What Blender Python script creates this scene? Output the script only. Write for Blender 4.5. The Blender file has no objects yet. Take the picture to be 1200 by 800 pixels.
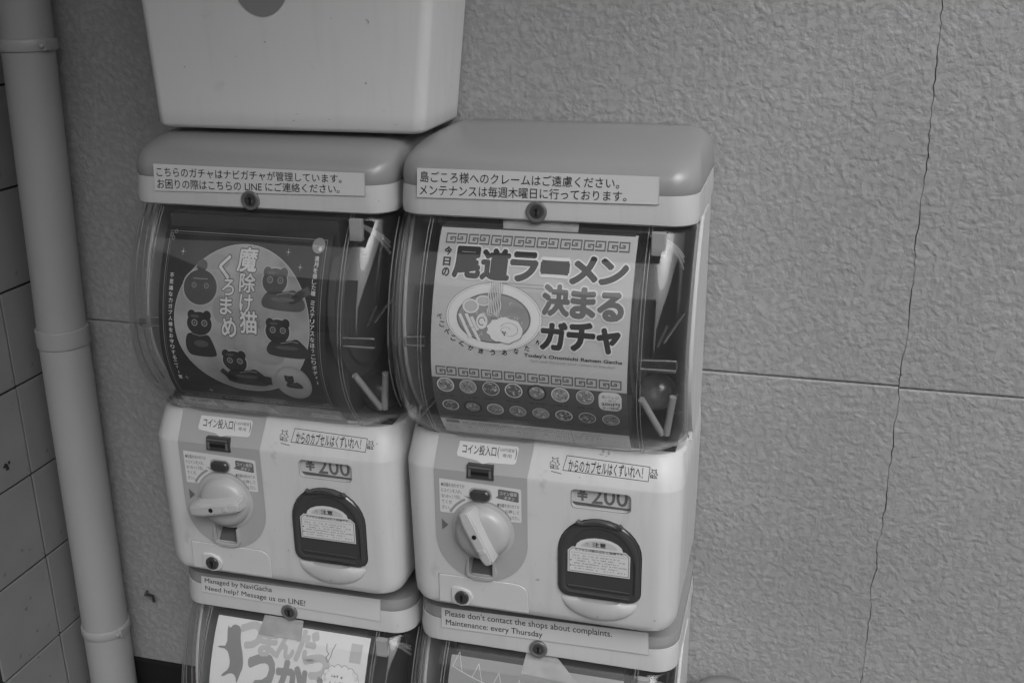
import bpy, bmesh, math, random
from mathutils import Vector, Matrix
random.seed(7)
S = bpy.context.scene
COL = S.collection
PI = math.pi

# ------------------------------------------------------------------ camera
cam = bpy.data.cameras.new('camera'); camo = bpy.data.objects.new('camera', cam); COL.objects.link(camo)
YAW, PITCH, ROLL = 0.269035, -0.340884, -0.012801
f = Vector((-math.sin(YAW)*math.cos(PITCH), math.cos(YAW)*math.cos(PITCH), math.sin(PITCH)))
r = Vector((math.cos(YAW), math.sin(YAW), 0)); u = r.cross(f)
r2 = math.cos(ROLL)*r + math.sin(ROLL)*u; u2 = -math.sin(ROLL)*r + math.cos(ROLL)*u
camo.matrix_world = Matrix(((r2.x, u2.x, -f.x, 0.541441), (r2.y, u2.y, -f.y, -1.304538), (r2.z, u2.z, -f.z, 0.226814), (0, 0, 0, 1)))
cam.sensor_width = 36; cam.lens = 1258.23/1200*36; cam.clip_start = .01; cam.clip_end = 500
S.camera = camo

# ------------------------------------------------------------------ world, sun, exposure
SUN_EL, SUN_AZ = math.radians(48), math.radians(38)      # azimuth: from -y (street side) towards +x
w = bpy.data.worlds.new('World'); S.world = w; w.use_nodes = True
nt = w.node_tree; bg = nt.nodes['Background']
sky = nt.nodes.new('ShaderNodeTexSky'); sky.sky_type = 'NISHITA'; sky.sun_disc = False
sky.sun_elevation = SUN_EL; sky.sun_rotation = PI - SUN_AZ
sky.dust_density = 4; sky.air_density = 1.5
bw = nt.nodes.new('ShaderNodeRGBToBW')                  # the photograph is black and white
nt.links.new(sky.outputs[0], bw.inputs[0]); nt.links.new(bw.outputs[0], bg.inputs[0])
bg.inputs[1].default_value = 0.15
sun = bpy.data.lights.new('sun', 'SUN'); suno = bpy.data.objects.new('sun', sun); COL.objects.link(suno)
sun.energy = 0.5; sun.angle = math.radians(35); sun.color = (1, 1, 1)
sd = Vector((math.sin(SUN_AZ)*math.cos(SUN_EL), -math.cos(SUN_AZ)*math.cos(SUN_EL), math.sin(SUN_EL)))
suno.rotation_euler = (-sd).to_track_quat('-Z', 'Y').to_euler()
S.view_settings.view_transform = 'Standard'; S.view_settings.look = 'None'
S.view_settings.exposure = 0.50; S.view_settings.gamma = 1

# ------------------------------------------------------------------ materials
def node(nt, t, **k):
    n = nt.nodes.new(t)
    for a, b in k.items(): setattr(n, a, b)
    return n
def gray(v): return (v, v, v, 1)
def mat(name, v, rough=.5, spec=.5, var=0, vscale=8, bump=0, bscale=200, coat=0, dirt=0, dscale=30, streak=0):
    m = bpy.data.materials.new(name); m.use_nodes = True; nt = m.node_tree
    b = nt.nodes['Principled BSDF']
    b.inputs['Base Color'].default_value = gray(v); b.inputs['Roughness'].default_value = rough
    b.inputs['Specular IOR Level'].default_value = spec; b.inputs['Coat Weight'].default_value = coat
    tc = node(nt, 'ShaderNodeTexCoord')
    if var or dirt:
        last = None
        n = node(nt, 'ShaderNodeTexNoise'); n.inputs['Scale'].default_value = vscale; n.inputs['Detail'].default_value = 6
        nt.links.new(tc.outputs['Object'], n.inputs['Vector'])
        mr = node(nt, 'ShaderNodeMapRange'); mr.inputs['From Min'].default_value = .3; mr.inputs['From Max'].default_value = .7
        mr.inputs['To Min'].default_value = v*(1-var); mr.inputs['To Max'].default_value = v*(1+var)
        nt.links.new(n.outputs['Fac'], mr.inputs['Value']); last = mr.outputs[0]
        if dirt:
            n2 = node(nt, 'ShaderNodeTexNoise'); n2.inputs['Scale'].default_value = dscale; n2.inputs['Detail'].default_value = 3
            nt.links.new(tc.outputs['Object'], n2.inputs['Vector'])
            m2 = node(nt, 'ShaderNodeMapRange'); m2.inputs['From Min'].default_value = .68; m2.inputs['From Max'].default_value = .76
            m2.inputs['To Min'].default_value = 1; m2.inputs['To Max'].default_value = 1-dirt
            nt.links.new(n2.outputs['Fac'], m2.inputs['Value'])
            mu = node(nt, 'ShaderNodeMath', operation='MULTIPLY'); nt.links.new(last, mu.inputs[0]); nt.links.new(m2.outputs[0], mu.inputs[1]); last = mu.outputs[0]
        nt.links.new(last, b.inputs['Base Color'])
    if streak:
        mp = node(nt, 'ShaderNodeMapping'); mp.inputs['Scale'].default_value = (1, 1, .12); nt.links.new(tc.outputs['Object'], mp.inputs['Vector'])
        n3 = node(nt, 'ShaderNodeTexNoise'); n3.inputs['Scale'].default_value = 70; n3.inputs['Detail'].default_value = 4; nt.links.new(mp.outputs[0], n3.inputs['Vector'])
        m4 = node(nt, 'ShaderNodeMapRange'); m4.inputs['From Min'].default_value = .5; m4.inputs['From Max'].default_value = .75; m4.inputs['To Min'].default_value = 1; m4.inputs['To Max'].default_value = 1-streak
        nt.links.new(n3.outputs['Fac'], m4.inputs['Value'])
        v5 = node(nt, 'ShaderNodeTexVoronoi'); v5.inputs['Scale'].default_value = 28; v5.inputs['Randomness'].default_value = 1; nt.links.new(tc.outputs['Object'], v5.inputs['Vector'])
        m6 = node(nt, 'ShaderNodeMapRange'); m6.inputs['From Min'].default_value = .025; m6.inputs['From Max'].default_value = .04; m6.inputs['To Min'].default_value = .5; m6.inputs['To Max'].default_value = 1
        nt.links.new(v5.outputs['Distance'], m6.inputs['Value'])
        u1 = node(nt, 'ShaderNodeMath', operation='MULTIPLY'); nt.links.new(last, u1.inputs[0]); nt.links.new(m4.outputs[0], u1.inputs[1])
        u2_ = node(nt, 'ShaderNodeMath', operation='MULTIPLY'); nt.links.new(u1.outputs[0], u2_.inputs[0]); nt.links.new(m6.outputs[0], u2_.inputs[1])
        nt.links.new(u2_.outputs[0], b.inputs['Base Color'])
        mr7 = node(nt, 'ShaderNodeMapRange'); mr7.inputs['From Min'].default_value = .3; mr7.inputs['From Max'].default_value = .7; mr7.inputs['To Min'].default_value = rough*.75; mr7.inputs['To Max'].default_value = rough*1.3
        nt.links.new(n3.outputs['Fac'], mr7.inputs['Value']); nt.links.new(mr7.outputs[0], b.inputs['Roughness'])
    if bump:
        n = node(nt, 'ShaderNodeTexNoise'); n.inputs['Scale'].default_value = bscale; n.inputs['Detail'].default_value = 3
        nt.links.new(tc.outputs['Object'], n.inputs['Vector'])
        bp = node(nt, 'ShaderNodeBump'); bp.inputs['Strength'].default_value = 1; bp.inputs['Distance'].default_value = bump
        nt.links.new(n.outputs['Fac'], bp.inputs['Height']); nt.links.new(bp.outputs[0], b.inputs['Normal'])
    return m

def plaster():
    m = bpy.data.materials.new('painted_stucco'); m.use_nodes = True; nt = m.node_tree; L = nt.links
    b = nt.nodes['Principled BSDF']; b.inputs['Roughness'].default_value = .62; b.inputs['Specular IOR Level'].default_value = .35
    tc = node(nt, 'ShaderNodeTexCoord')
    # warp
    wn = node(nt, 'ShaderNodeTexNoise'); wn.inputs['Scale'].default_value = 38; wn.inputs['Detail'].default_value = 3
    L.new(tc.outputs['Object'], wn.inputs['Vector'])
    sub = node(nt, 'ShaderNodeVectorMath', operation='SUBTRACT'); sub.inputs[1].default_value = (.5, .5, .5)
    L.new(wn.outputs['Color'], sub.inputs[0])
    sc = node(nt, 'ShaderNodeVectorMath', operation='SCALE'); sc.inputs['Scale'].default_value = .010
    L.new(sub.outputs[0], sc.inputs[0])
    ad = node(nt, 'ShaderNodeVectorMath', operation='ADD'); L.new(tc.outputs['Object'], ad.inputs[0]); L.new(sc.outputs[0], ad.inputs[1])
    def crater(scale, w0, w1):
        v = node(nt, 'ShaderNodeTexVoronoi', feature='DISTANCE_TO_EDGE'); v.inputs['Scale'].default_value = scale
        L.new(ad.outputs[0], v.inputs['Vector'])
        mr = node(nt, 'ShaderNodeMapRange', interpolation_type='SMOOTHSTEP'); mr.inputs['From Min'].default_value = 0; mr.inputs['From Max'].default_value = w0
        mr.inputs['To Min'].default_value = 0; mr.inputs['To Max'].default_value = w1
        L.new(v.outputs['Distance'], mr.inputs['Value']); return mr.outputs[0]
    def noi(scale, det, a, rough=.55, vec=None):
        n = node(nt, 'ShaderNodeTexNoise'); n.inputs['Scale'].default_value = scale; n.inputs['Detail'].default_value = det; n.inputs['Roughness'].default_value = rough
        L.new(vec or tc.outputs['Object'], n.inputs['Vector'])
        mu = node(nt, 'ShaderNodeMath', operation='MULTIPLY'); mu.inputs[1].default_value = a; L.new(n.outputs['Fac'], mu.inputs[0]); return mu.outputs[0]
    def add(a, c):
        x = node(nt, 'ShaderNodeMath', operation='ADD'); L.new(a, x.inputs[0]); L.new(c, x.inputs[1]); return x.outputs[0]
    h1 = noi(132, 3, 1.5, .5, ad.outputs[0])
    h2 = noi(330, 1, .40, .5, ad.outputs[0])
    h3 = crater(70, .30, .16)
    vo = node(nt, 'ShaderNodeTexVoronoi', feature='SMOOTH_F1'); vo.inputs['Scale'].default_value = 150; vo.inputs['Smoothness'].default_value = .5
    L.new(ad.outputs[0], vo.inputs['Vector'])
    vm = node(nt, 'ShaderNodeMath', operation='MULTIPLY'); vm.inputs[1].default_value = -.55; L.new(vo.outputs['Distance'], vm.inputs[0])
    va = node(nt, 'ShaderNodeMath', operation='ADD'); va.inputs[1].default_value = .25; L.new(vm.outputs[0], va.inputs[0])
    h = add(add(add(h1, h2), h3), va.outputs[0])
    # trowelled flats: clip the top of the relief
    cl = node(nt, 'ShaderNodeMath', operation='SMOOTH_MIN'); cl.inputs[1].default_value = 1.34; cl.inputs[2].default_value = .16
    L.new(h, cl.inputs[0])
    pn = node(nt, 'ShaderNodeTexNoise'); pn.inputs['Scale'].default_value = 30; pn.inputs['Detail'].default_value = 1; L.new(tc.outputs['Object'], pn.inputs['Vector'])
    pm = node(nt, 'ShaderNodeMapRange'); pm.inputs['From Min'].default_value = .35; pm.inputs['From Max'].default_value = .7; pm.inputs['To Min'].default_value = 1.55; pm.inputs['To Max'].default_value = .98
    L.new(pn.outputs['Fac'], pm.inputs['Value']); L.new(pm.outputs[0], cl.inputs[1])
    bp = node(nt, 'ShaderNodeBump'); bp.inputs['Strength'].default_value = 1; bp.inputs['Distance'].default_value = .00125
    L.new(cl.outputs[0], bp.inputs['Height']); L.new(bp.outputs[0], b.inputs['Normal'])
    # colour: soft blotches, darker in the low relief
    n = node(nt, 'ShaderNodeTexNoise'); n.inputs['Scale'].default_value = 3; n.inputs['Detail'].default_value = 5; L.new(tc.outputs['Object'], n.inputs['Vector'])
    mr = node(nt, 'ShaderNodeMapRange'); mr.inputs['From Min'].default_value = .3; mr.inputs['From Max'].default_value = .7; mr.inputs['To Min'].default_value = WALLV*.88; mr.inputs['To Max'].default_value = WALLV*1.08
    L.new(n.outputs['Fac'], mr.inputs['Value'])
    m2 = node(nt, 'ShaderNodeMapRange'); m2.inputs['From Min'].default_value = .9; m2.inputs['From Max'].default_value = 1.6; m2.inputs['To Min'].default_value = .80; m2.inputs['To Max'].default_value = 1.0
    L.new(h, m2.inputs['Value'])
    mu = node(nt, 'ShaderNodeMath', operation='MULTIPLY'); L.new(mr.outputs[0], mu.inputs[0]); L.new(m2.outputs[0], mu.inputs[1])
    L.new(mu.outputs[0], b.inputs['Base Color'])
    return m

def clear_plastic(name, tint=.9, rough=.03, ior=1.5, scratch=True):
    m = bpy.data.materials.new(name); m.use_nodes = True; nt = m.node_tree; L = nt.links
    nt.nodes.remove(nt.nodes['Principled BSDF']); out = nt.nodes['Material Output']
    tr = node(nt, 'ShaderNodeBsdfTransparent'); tr.inputs[0].default_value = gray(tint)
    gl = node(nt, 'ShaderNodeBsdfGlossy'); gl.inputs['Roughness'].default_value = rough; gl.inputs[0].default_value = gray(1)
    ge = node(nt, 'ShaderNodeNewGeometry'); dt = node(nt, 'ShaderNodeVectorMath', operation='DOT_PRODUCT')
    L.new(ge.outputs['Incoming'], dt.inputs[0]); L.new(ge.outputs['Normal'], dt.inputs[1])
    ab = node(nt, 'ShaderNodeMath', operation='ABSOLUTE'); L.new(dt.outputs['Value'], ab.inputs[0])
    om = node(nt, 'ShaderNodeMath', operation='SUBTRACT'); om.inputs[0].default_value = 1; L.new(ab.outputs[0], om.inputs[1])
    pw = node(nt, 'ShaderNodeMath', operation='POWER'); pw.inputs[1].default_value = 5; L.new(om.outputs[0], pw.inputs[0])
    f0 = ((ior-1)/(ior+1))**2
    fr = node(nt, 'ShaderNodeMath', operation='MULTIPLY_ADD'); fr.inputs[1].default_value = 1-f0; fr.inputs[2].default_value = f0; L.new(pw.outputs[0], fr.inputs[0])
    mx = node(nt, 'ShaderNodeMixShader')
    L.new(fr.outputs[0], mx.inputs[0]); L.new(tr.outputs[0], mx.inputs[1]); L.new(gl.outputs[0], mx.inputs[2])
    if scratch:
        tc = node(nt, 'ShaderNodeTexCoord'); n = node(nt, 'ShaderNodeTexNoise'); n.inputs['Scale'].default_value = 9; n.inputs['Detail'].default_value = 1
        L.new(tc.outputs['Object'], n.inputs['Vector'])
        bp = node(nt, 'ShaderNodeBump'); bp.inputs['Distance'].default_value = .0008; L.new(n.outputs['Fac'], bp.inputs['Height'])
        L.new(bp.outputs[0], gl.inputs['Normal'])
    # a thin milky haze of dust and scratches
    df = node(nt, 'ShaderNodeBsdfDiffuse'); df.inputs[0].default_value = gray(.5)
    m3 = node(nt, 'ShaderNodeMixShader'); m3.inputs[0].default_value = .018
    L.new(mx.outputs[0], m3.inputs[1]); L.new(df.outputs[0], m3.inputs[2]); L.new(m3.outputs[0], out.inputs[0])
    return m

WALLV = .40
M = dict(
    white=mat('white_plastic', .57, .42, .4, var=.04, vscale=6, dirt=.16, dscale=38, streak=.08),
    bin=mat('bin_white_plastic', .70, .45, .4, var=.03, vscale=5, dirt=.12, dscale=30, streak=.05),
    lid=mat('grey_plastic', .30, .25, .5, var=.025, vscale=5),
    panel=mat('panel_grey', .37, .42, .4, var=.03, vscale=12),
    knob=mat('knob_grey', .42, .30, .5, var=.03, vscale=20),
    handle=mat('handle_grey', .46, .34, .5, var=.04, vscale=30),
    dark=mat('dark_plastic', .045, .3, .5),
    black=mat('black_gap', .012, .6, .3),
    metal=mat('lock_metal', .14, .33, .6),
    metal2=mat('lock_core', .05, .3, .6),
    smoke=mat('smoked_plastic', .045, .16, .6),
    smoke2=mat('smoked_rim', .05, .36, .5),
    paper=mat('paper_white', .78, .55, .3, var=.02),
    label=mat('label_white', .64, .5, .4), label2=mat('label_aged', .61, .5, .4, var=.02),
    tape=mat('old_tape', .36, .5, .4, var=.12, vscale=60),
    ink=mat('ink_black', .028, .55, .3),
    ink2=mat('ink_grey', .14, .55, .3),
    ink3=mat('ink_mid', .30, .55, .3),
    ink4=mat('ink_pale', .50, .55, .3),
    night=mat('poster_night', .020, .5, .4, var=.5, vscale=25),
    moon=mat('poster_moon', .33, .5, .4, var=.30, vscale=22),
    moon2=mat('poster_moon_rim', .42, .5, .4),
    cat=mat('cat_black', .022, .5, .4),
    cat2=mat('cat_grey', .075, .5, .4, var=.15, vscale=30),
    pale=mat('poster_pale', .50, .5, .4, var=.03, vscale=8),
    brown=mat('poster_dark_band', .085, .5, .4, var=.05),
    print1=mat('print_dark', .12, .5, .4), print2=mat('print_mid', .25, .5, .4), white2=mat('print_white', .72, .5, .4),
    inner=mat('inner_dark', .06, .5, .4, var=.3, vscale=10),
    inner2=mat('inner_grey', .085, .4, .4, var=.1, vscale=20),
    prong=mat('prong_grey', .33, .35, .4),
    pipe=mat('pipe_paint', .33, .42, .4, var=.05, vscale=7, dirt=.07, dscale=40),
    strap=mat('strap_metal', .34, .38, .5),
    tile=mat('tile_glaze', .23, .5, .4, var=.14, vscale=7, dirt=.45, dscale=46, bump=.0004, bscale=60),
    grout=mat('dark_grout', .03, .9, .2), joint=mat('joint_filler', .10, .9, .2),
    base=mat('dark_base_paint', .012, .7, .3, bump=.001, bscale=120),
    asphalt=mat('asphalt', .17, .9, .2, var=.2, vscale=3, bump=.002, bscale=150),
    soffit=mat('awning_grey', .10, .7, .3), facade=mat('facade_grey', .34, .8, .3), win=mat('window_dark', .03, .15, .6),
    bucket=mat('bucket_grey', .24, .35, .5),
    dome=clear_plastic('clear_dome', .975, .04, 1.40), capsule=clear_plastic('clear_capsule', .85, .05, 1.45, False),
    clip=mat('clear_clip', .34, .2, .6), seam=mat('seam_grey', .20, .3, .6),
)
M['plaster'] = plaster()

# ------------------------------------------------------------------ helpers
def link(name, me, m=None, parent=None, smooth=None):
    o = bpy.data.objects.new(name, me); COL.objects.link(o)
    if m is not None:
        for x in (m if isinstance(m, (list, tuple)) else [m]): me.materials.append(x)
    if parent is not None: o.parent = parent
    if smooth is not None:
        me.shade_smooth(); me.set_sharp_from_angle(angle=math.radians(smooth))
    return o
def from_bm(name, bm, m=None, parent=None, smooth=None):
    me = bpy.data.meshes.new(name); bm.to_mesh(me); bm.free(); return link(name, me, m, parent, smooth)
def thing(name, label, cat, loc=(0, 0, 0), group=None):
    o = bpy.data.objects.new(name, None); COL.objects.link(o); o.location = loc; o.empty_display_size = .05
    o['label'] = label; o['category'] = cat
    if group: o['group'] = group
    return o
def tag(o, label, cat, group=None):
    o['label'] = label; o['category'] = cat
    if group: o['group'] = group
    return o
def struct(o): o['kind'] = 'structure'; return o

def ring(x0, x1, y0, y1, rf, rb, n=7):
    """rounded rectangle, y0 = front, y1 = back; counter-clockwise seen from above"""
    P = []
    for cx, cy, r_, a0 in ((x0+rf, y0+rf, rf, 180), (x1-rf, y0+rf, rf, 270), (x1-rb, y1-rb, rb, 0), (x0+rb, y1-rb, rb, 90)):
        for i in range(n+1):
            a = math.radians(a0+90*i/n); P.append((cx+r_*math.cos(a), cy+r_*math.sin(a)))
    return P
def loft(bm, levels, n=7, cap0=True, cap1=True, open_back=False):
    rows = []
    for z, x0, x1, y0, y1, rf, rb in levels:
        rows.append([bm.verts.new((x, y, z)) for x, y in ring(x0, x1, y0, y1, rf, rb, n)])
    N = len(rows[0])
    for a, b in zip(rows, rows[1:]):
        for i in range(N):
            bm.faces.new((a[i], a[(i+1) % N], b[(i+1) % N], b[i]))
    if cap0: bm.faces.new(rows[0][::-1])
    if cap1: bm.faces.new(rows[-1])
    bmesh.ops.recalc_face_normals(bm, faces=bm.faces[:]) if False else None
    return rows
def box(bm, x0, x1, y0, y1, z0, z1, bev=0):
    g = bmesh.ops.create_cube(bm, size=1); vs = g['verts']
    for v in vs: v.co = Vector((x0+(v.co.x+.5)*(x1-x0), y0+(v.co.y+.5)*(y1-y0), z0+(v.co.z+.5)*(z1-z0)))
    if bev:
        es = list({e for v in vs for e in v.link_edges})
        bmesh.ops.bevel(bm, geom=es, offset=bev, segments=2, affect='EDGES', profile=.6)
def prism(bm, pts, yf, yb, bev=0):
    """polygon in x,z (any winding) extruded from front yf to back yb; optional chamfer at the front"""
    n = len(pts); A = sum(pts[i][0]*pts[(i+1) % n][1]-pts[(i+1) % n][0]*pts[i][1] for i in range(n))
    if A < 0: pts = pts[::-1]
    if bev:
        def off(d):
            out = []
            for i in range(n):
                a, b, c = Vector(pts[i-1]), Vector(pts[i]), Vector(pts[(i+1) % n])
                e1 = (b-a).normalized(); e2 = (c-b).normalized(); n1 = Vector((-e1.y, e1.x)); n2 = Vector((-e2.y, e2.x)); m_ = (n1+n2)
                m_ = m_/max(m_.length_squared/2, .3); out.append(b+m_*d*1.0 if False else b+m_.normalized()*d)
            return out
        F = [bm.verts.new((p[0], yf, p[1])) for p in off(bev)]; Mi = [bm.verts.new((p[0], yf+bev, p[1])) for p in pts]
        for i in range(n): bm.faces.new((F[i], Mi[i], Mi[(i+1) % n], F[(i+1) % n]))
    else:
        F = Mi = [bm.verts.new((p[0], yf, p[1])) for p in pts]
    B = [bm.verts.new((p[0], yb, p[1])) for p in pts]
    ff = bm.faces.new(F)
    for i in range(n): bm.faces.new((Mi[i], B[i], B[(i+1) % n], Mi[(i+1) % n]))
    bm.faces.new(B[::-1])
    bmesh.ops.recalc_face_normals(bm, faces=bm.faces[:])
def disc_pts(cx, cz, r_, n=24, rz=None): return [(cx+r_*math.cos(2*PI*i/n), cz+(rz or r_)*math.sin(2*PI*i/n)) for i in range(n)]
def rrect(x0, x1, z0, z1, r_, n=5):
    P = []
    for cx, cz, a0 in ((x0+r_, z0+r_, 180), (x1-r_, z0+r_, 270), (x1-r_, z1-r_, 0), (x0+r_, z1-r_, 90)):
        for i in range(n+1):
            a = math.radians(a0+90*i/n); P.append((cx+r_*math.cos(a), cz+r_*math.sin(a)))
    return P
def lathe(bm, prof, origin, axis='y', n=28):
    """prof: (radius, distance along -y)"""
    rows = []
    for rr, d in prof:
        rows.append([bm.verts.new((origin[0]+rr*math.cos(2*PI*i/n), origin[1]-d, origin[2]+rr*math.sin(2*PI*i/n))) for i in range(n)] if axis == 'y' else
                    [bm.verts.new((origin[0]+rr*math.cos(2*PI*i/n), origin[1]+rr*math.sin(2*PI*i/n), origin[2]+d)) for i in range(n)])
    for a, b in zip(rows, rows[1:]):
        for i in range(n): bm.faces.new((a[i], a[(i+1) % n], b[(i+1) % n], b[i]))
    bm.faces.new(rows[-1]); bm.faces.new(rows[0][::-1])
    bmesh.ops.recalc_face_normals(bm, faces=bm.faces[:])
def tube(bm, pts, rad, n=10):
    pts = [Vector(p) for p in pts]; rows = []
    for i, p in enumerate(pts):
        t = (pts[min(i+1, len(pts)-1)]-pts[max(i-1, 0)]).normalized()
        a = t.cross(Vector((0, 0, 1))); a = a.normalized() if a.length > .01 else Vector((1, 0, 0)); b = t.cross(a)
        rr = rad[i] if isinstance(rad, (list, tuple)) else rad
        rows.append([bm.verts.new(p+a*rr*math.cos(2*PI*k/n)+b*rr*math.sin(2*PI*k/n)) for k in range(n)])
    for a, b in zip(rows, rows[1:]):
        for k in range(n): bm.faces.new((a[k], a[(k+1) % n], b[(k+1) % n], b[k]))
    bm.faces.new(rows[0][::-1]); bm.faces.new(rows[-1])
    bmesh.ops.recalc_face_normals(bm, faces=bm.faces[:])
def cut(o, cutters):
    """carve real recesses, then throw the cutting solids away"""
    for c in cutters:
        m_ = o.modifiers.new('b', 'BOOLEAN'); m_.operation = 'DIFFERENCE'; m_.solver = 'EXACT'; m_.object = c
    bpy.context.view_layer.update()
    dg = bpy.context.evaluated_depsgraph_get(); me = bpy.data.meshes.new_from_object(o.evaluated_get(dg))
    o.modifiers.clear(); o.data = me
    for c in cutters: bpy.data.objects.remove(c, do_unlink=True)
    me.shade_smooth(); me.set_sharp_from_angle(angle=math.radians(32))

# text outlines -> 2D triangles, cached
_tc = {}
def text2d(s, bold=0.0):
    k = (s, bold)
    if k in _tc: return _tc[k]
    cu = bpy.data.curves.new('t', 'FONT'); cu.body = s; cu.size = 1; cu.resolution_u = 3; cu.offset = bold
    o = bpy.data.objects.new('t', cu); COL.objects.link(o)
    bpy.context.view_layer.update(); dg = bpy.context.evaluated_depsgraph_get()
    me = o.evaluated_get(dg).to_mesh()
    V = [(v.co.x, v.co.y) for v in me.vertices]; F = [tuple(p.vertices) for p in me.polygons]
    o.evaluated_get(dg).to_mesh_clear(); bpy.data.objects.remove(o); bpy.data.curves.remove(cu)
    xs = [v[0] for v in V]; ys = [v[1] for v in V]
    _tc[k] = (V, F, (min(xs), max(xs), min(ys), max(ys))) if V else ([], [], (0, 1, 0, 1)); return _tc[k]

LAY = .00012
class Decal:
    """flat print: coloured sheets stacked 0.12 mm apart, laid on a surface by its mapping (x, z, height) -> point"""
    def __init__(s, surf, breaks=(), xf=None):
        s.surf, s.breaks, s.xf, s.mats, s.items = surf, breaks, xf, [], []
    def _m(s, m):
        if m not in s.mats: s.mats.append(m)
        return s.mats.index(m)
    def mesh(s, V, F, lay, m): s.items.append((V, F, lay, s._m(m)))
    def poly(s, P, lay, m): s.mesh(list(P), [tuple(range(len(P)))], lay, m)
    def rect(s, x0, x1, z0, z1, lay, m): s.poly([(x0, z0), (x1, z0), (x1, z1), (x0, z1)], lay, m)
    def disc(s, cx, cz, r_, lay, m, rz=None, n=28): s.poly(disc_pts(cx, cz, r_, n, rz), lay, m)
    def rrect(s, x0, x1, z0, z1, r_, lay, m): s.poly(rrect(x0, x1, z0, z1, r_), lay, m)
    def annulus(s, cx, cz, r0, r1, lay, m, k=1.0, n=32, a0=0, a1=360):
        V = []; F = []
        full = a1-a0 >= 360
        for i in range(n if full else n+1):
            a = math.radians(a0+(a1-a0)*i/n); V += [(cx+r0*math.cos(a), cz+k*r0*math.sin(a)), (cx+r1*math.cos(a), cz+k*r1*math.sin(a))]
        for i in range(n):
            j = (i+1) % n if full else i+1
            F.append((2*i, 2*i+1, 2*j+1, 2*j))
        s.mesh(V, F, lay, m)
    def line(s, P, w, lay, m):
        V = []; F = []
        for a, b in zip(P, P[1:]):
            a = Vector(a); b = Vector(b); d = (b-a).normalized(); n_ = Vector((-d.y, d.x))*w/2; a2 = a-d*w*.4; b2 = b+d*w*.4
            i = len(V); V += [tuple(a2-n_), tuple(b2-n_), tuple(b2+n_), tuple(a2+n_)]; F.append((i, i+1, i+2, i+3))
        s.mesh(V, F, lay, m)
    def text(s, t, x0, x1, z0, z1, lay, m, bold=0.0, rot=0, outline=None, outm=None, aspect=False):
        """fit the words into the box; aspect keeps letter proportions (height rules)"""
        V, F, (a, b, c, d) = text2d(t, 0.0)
        if not V: return
        if aspect:
            k = (z1-z0)/(d-c); wd = (b-a)*k; xm = (x0+x1)/2; x0, x1 = xm-wd/2, xm+wd/2
        def mp(v):
            x = x0+(v[0]-a)/(b-a)*(x1-x0); z = z0+(v[1]-c)/(d-c)*(z1-z0)
            if rot:
                cx, cz = (x0+x1)/2, (z0+z1)/2; ca, sa = math.cos(rot), math.sin(rot); x, z = cx+(x-cx)*ca-(z-cz)*sa, cz+(x-cx)*sa+(z-cz)*ca
            return (x, z)
        def stroke(rad, lay, m, n):
            for i in range(n):
                q = 2*PI*i/n+.4; dx, dz = rad*math.cos(q), rad*math.sin(q)
                s.mesh([mp((v[0]+dx, v[1]+dz)) for v in V], F, lay+.5*i/n, m)
        if outline: stroke(bold+outline, lay-1.2, outm, 14)
        if bold: stroke(bold, lay, m, 8 if bold > .03 else 4)
        s.mesh([mp(v) for v in V], F, lay+.6, m)
    def vtext(s, t, xc, z1, size, step, lay, m, bold=0.01, drift=0):
        for i, ch in enumerate(t):
            if ch == ' ': continue
            k = .55 if ch in 'っャゅょッィァ' else 1
            if ch == 'ー': s.rect(xc+drift*i-size*.08, xc+drift*i+size*.08, z1-step*i-size*.85, z1-step*i-size*.1, lay, m); continue
            s.text(ch, xc+drift*i-size*k/2, xc+drift*i+size*k/2, z1-step*i-size*(k+1)/2, z1-step*i, lay, m, bold)
    def fine(s, x0, x1, z, h, lay, m, seed=0, dens=.7):
        """print too small to read: a row of tiny marks"""
        rnd = random.Random(seed); x = x0; V = []; F = []
        while x < x1:
            wd = h*rnd.uniform(.35, .9)
            if rnd.random() < dens and x+wd <= x1:
                for q in range(2):
                    zz = z+h*rnd.uniform(-.4, .25); i = len(V); hh = h*rnd.uniform(.14, .3)
                    V += [(x, zz), (x+wd, zz), (x+wd, zz+hh), (x, zz+hh)]; F.append((i, i+1, i+2, i+3))
                i = len(V); xx = x+wd*rnd.uniform(.2, .7); V += [(xx, z-h*.45), (xx+h*.16, z-h*.45), (xx+h*.16, z+h*.45), (xx, z+h*.45)]; F.append((i, i+1, i+2, i+3))
            x += wd+h*.22
        if V: s.mesh(V, F, lay, m)
    def build(s, name, parent=None, base=0.0):
        AV = []; AF = []; MI = []
        for V, F, lay, mi in s.items:
            if s.xf: V = [s.xf(*v) for v in V]
            bm = bmesh.new(); vs = [bm.verts.new((v[0], v[1], 0)) for v in V]
            for fc in F:
                try: bm.faces.new([vs[i] for i in fc])
                except ValueError: pass
            zs = [v[1] for v in V]
            for q in s.breaks:
                if min(zs)+1e-6 < q < max(zs)-1e-6:
                    bmesh.ops.bisect_plane(bm, geom=bm.verts[:]+bm.edges[:]+bm.faces[:], plane_co=(0, q, 0), plane_no=(0, 1, 0), dist=1e-7)
            bm.verts.index_update(); off = len(AV)
            AV += [s.surf(v.co.x, v.co.y, base+lay*LAY) for v in bm.verts]
            for fc in bm.faces:
                idx = [off+v.index for v in fc.verts]
                p = [Vector(AV[i]) for i in idx]; nn = Vector((0, 0, 0))
                for i in range(len(p)): nn += p[i].cross(p[(i+1) % len(p)])
                AF.append(idx if nn.y < 0 else idx[::-1]); MI.append(mi)
            bm.free()
        me = bpy.data.meshes.new(name); me.from_pydata(AV, [], AF); me.update()
        o = link(name, me, s.mats, parent); me.polygons.foreach_set('material_index', MI)
        return o
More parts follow.
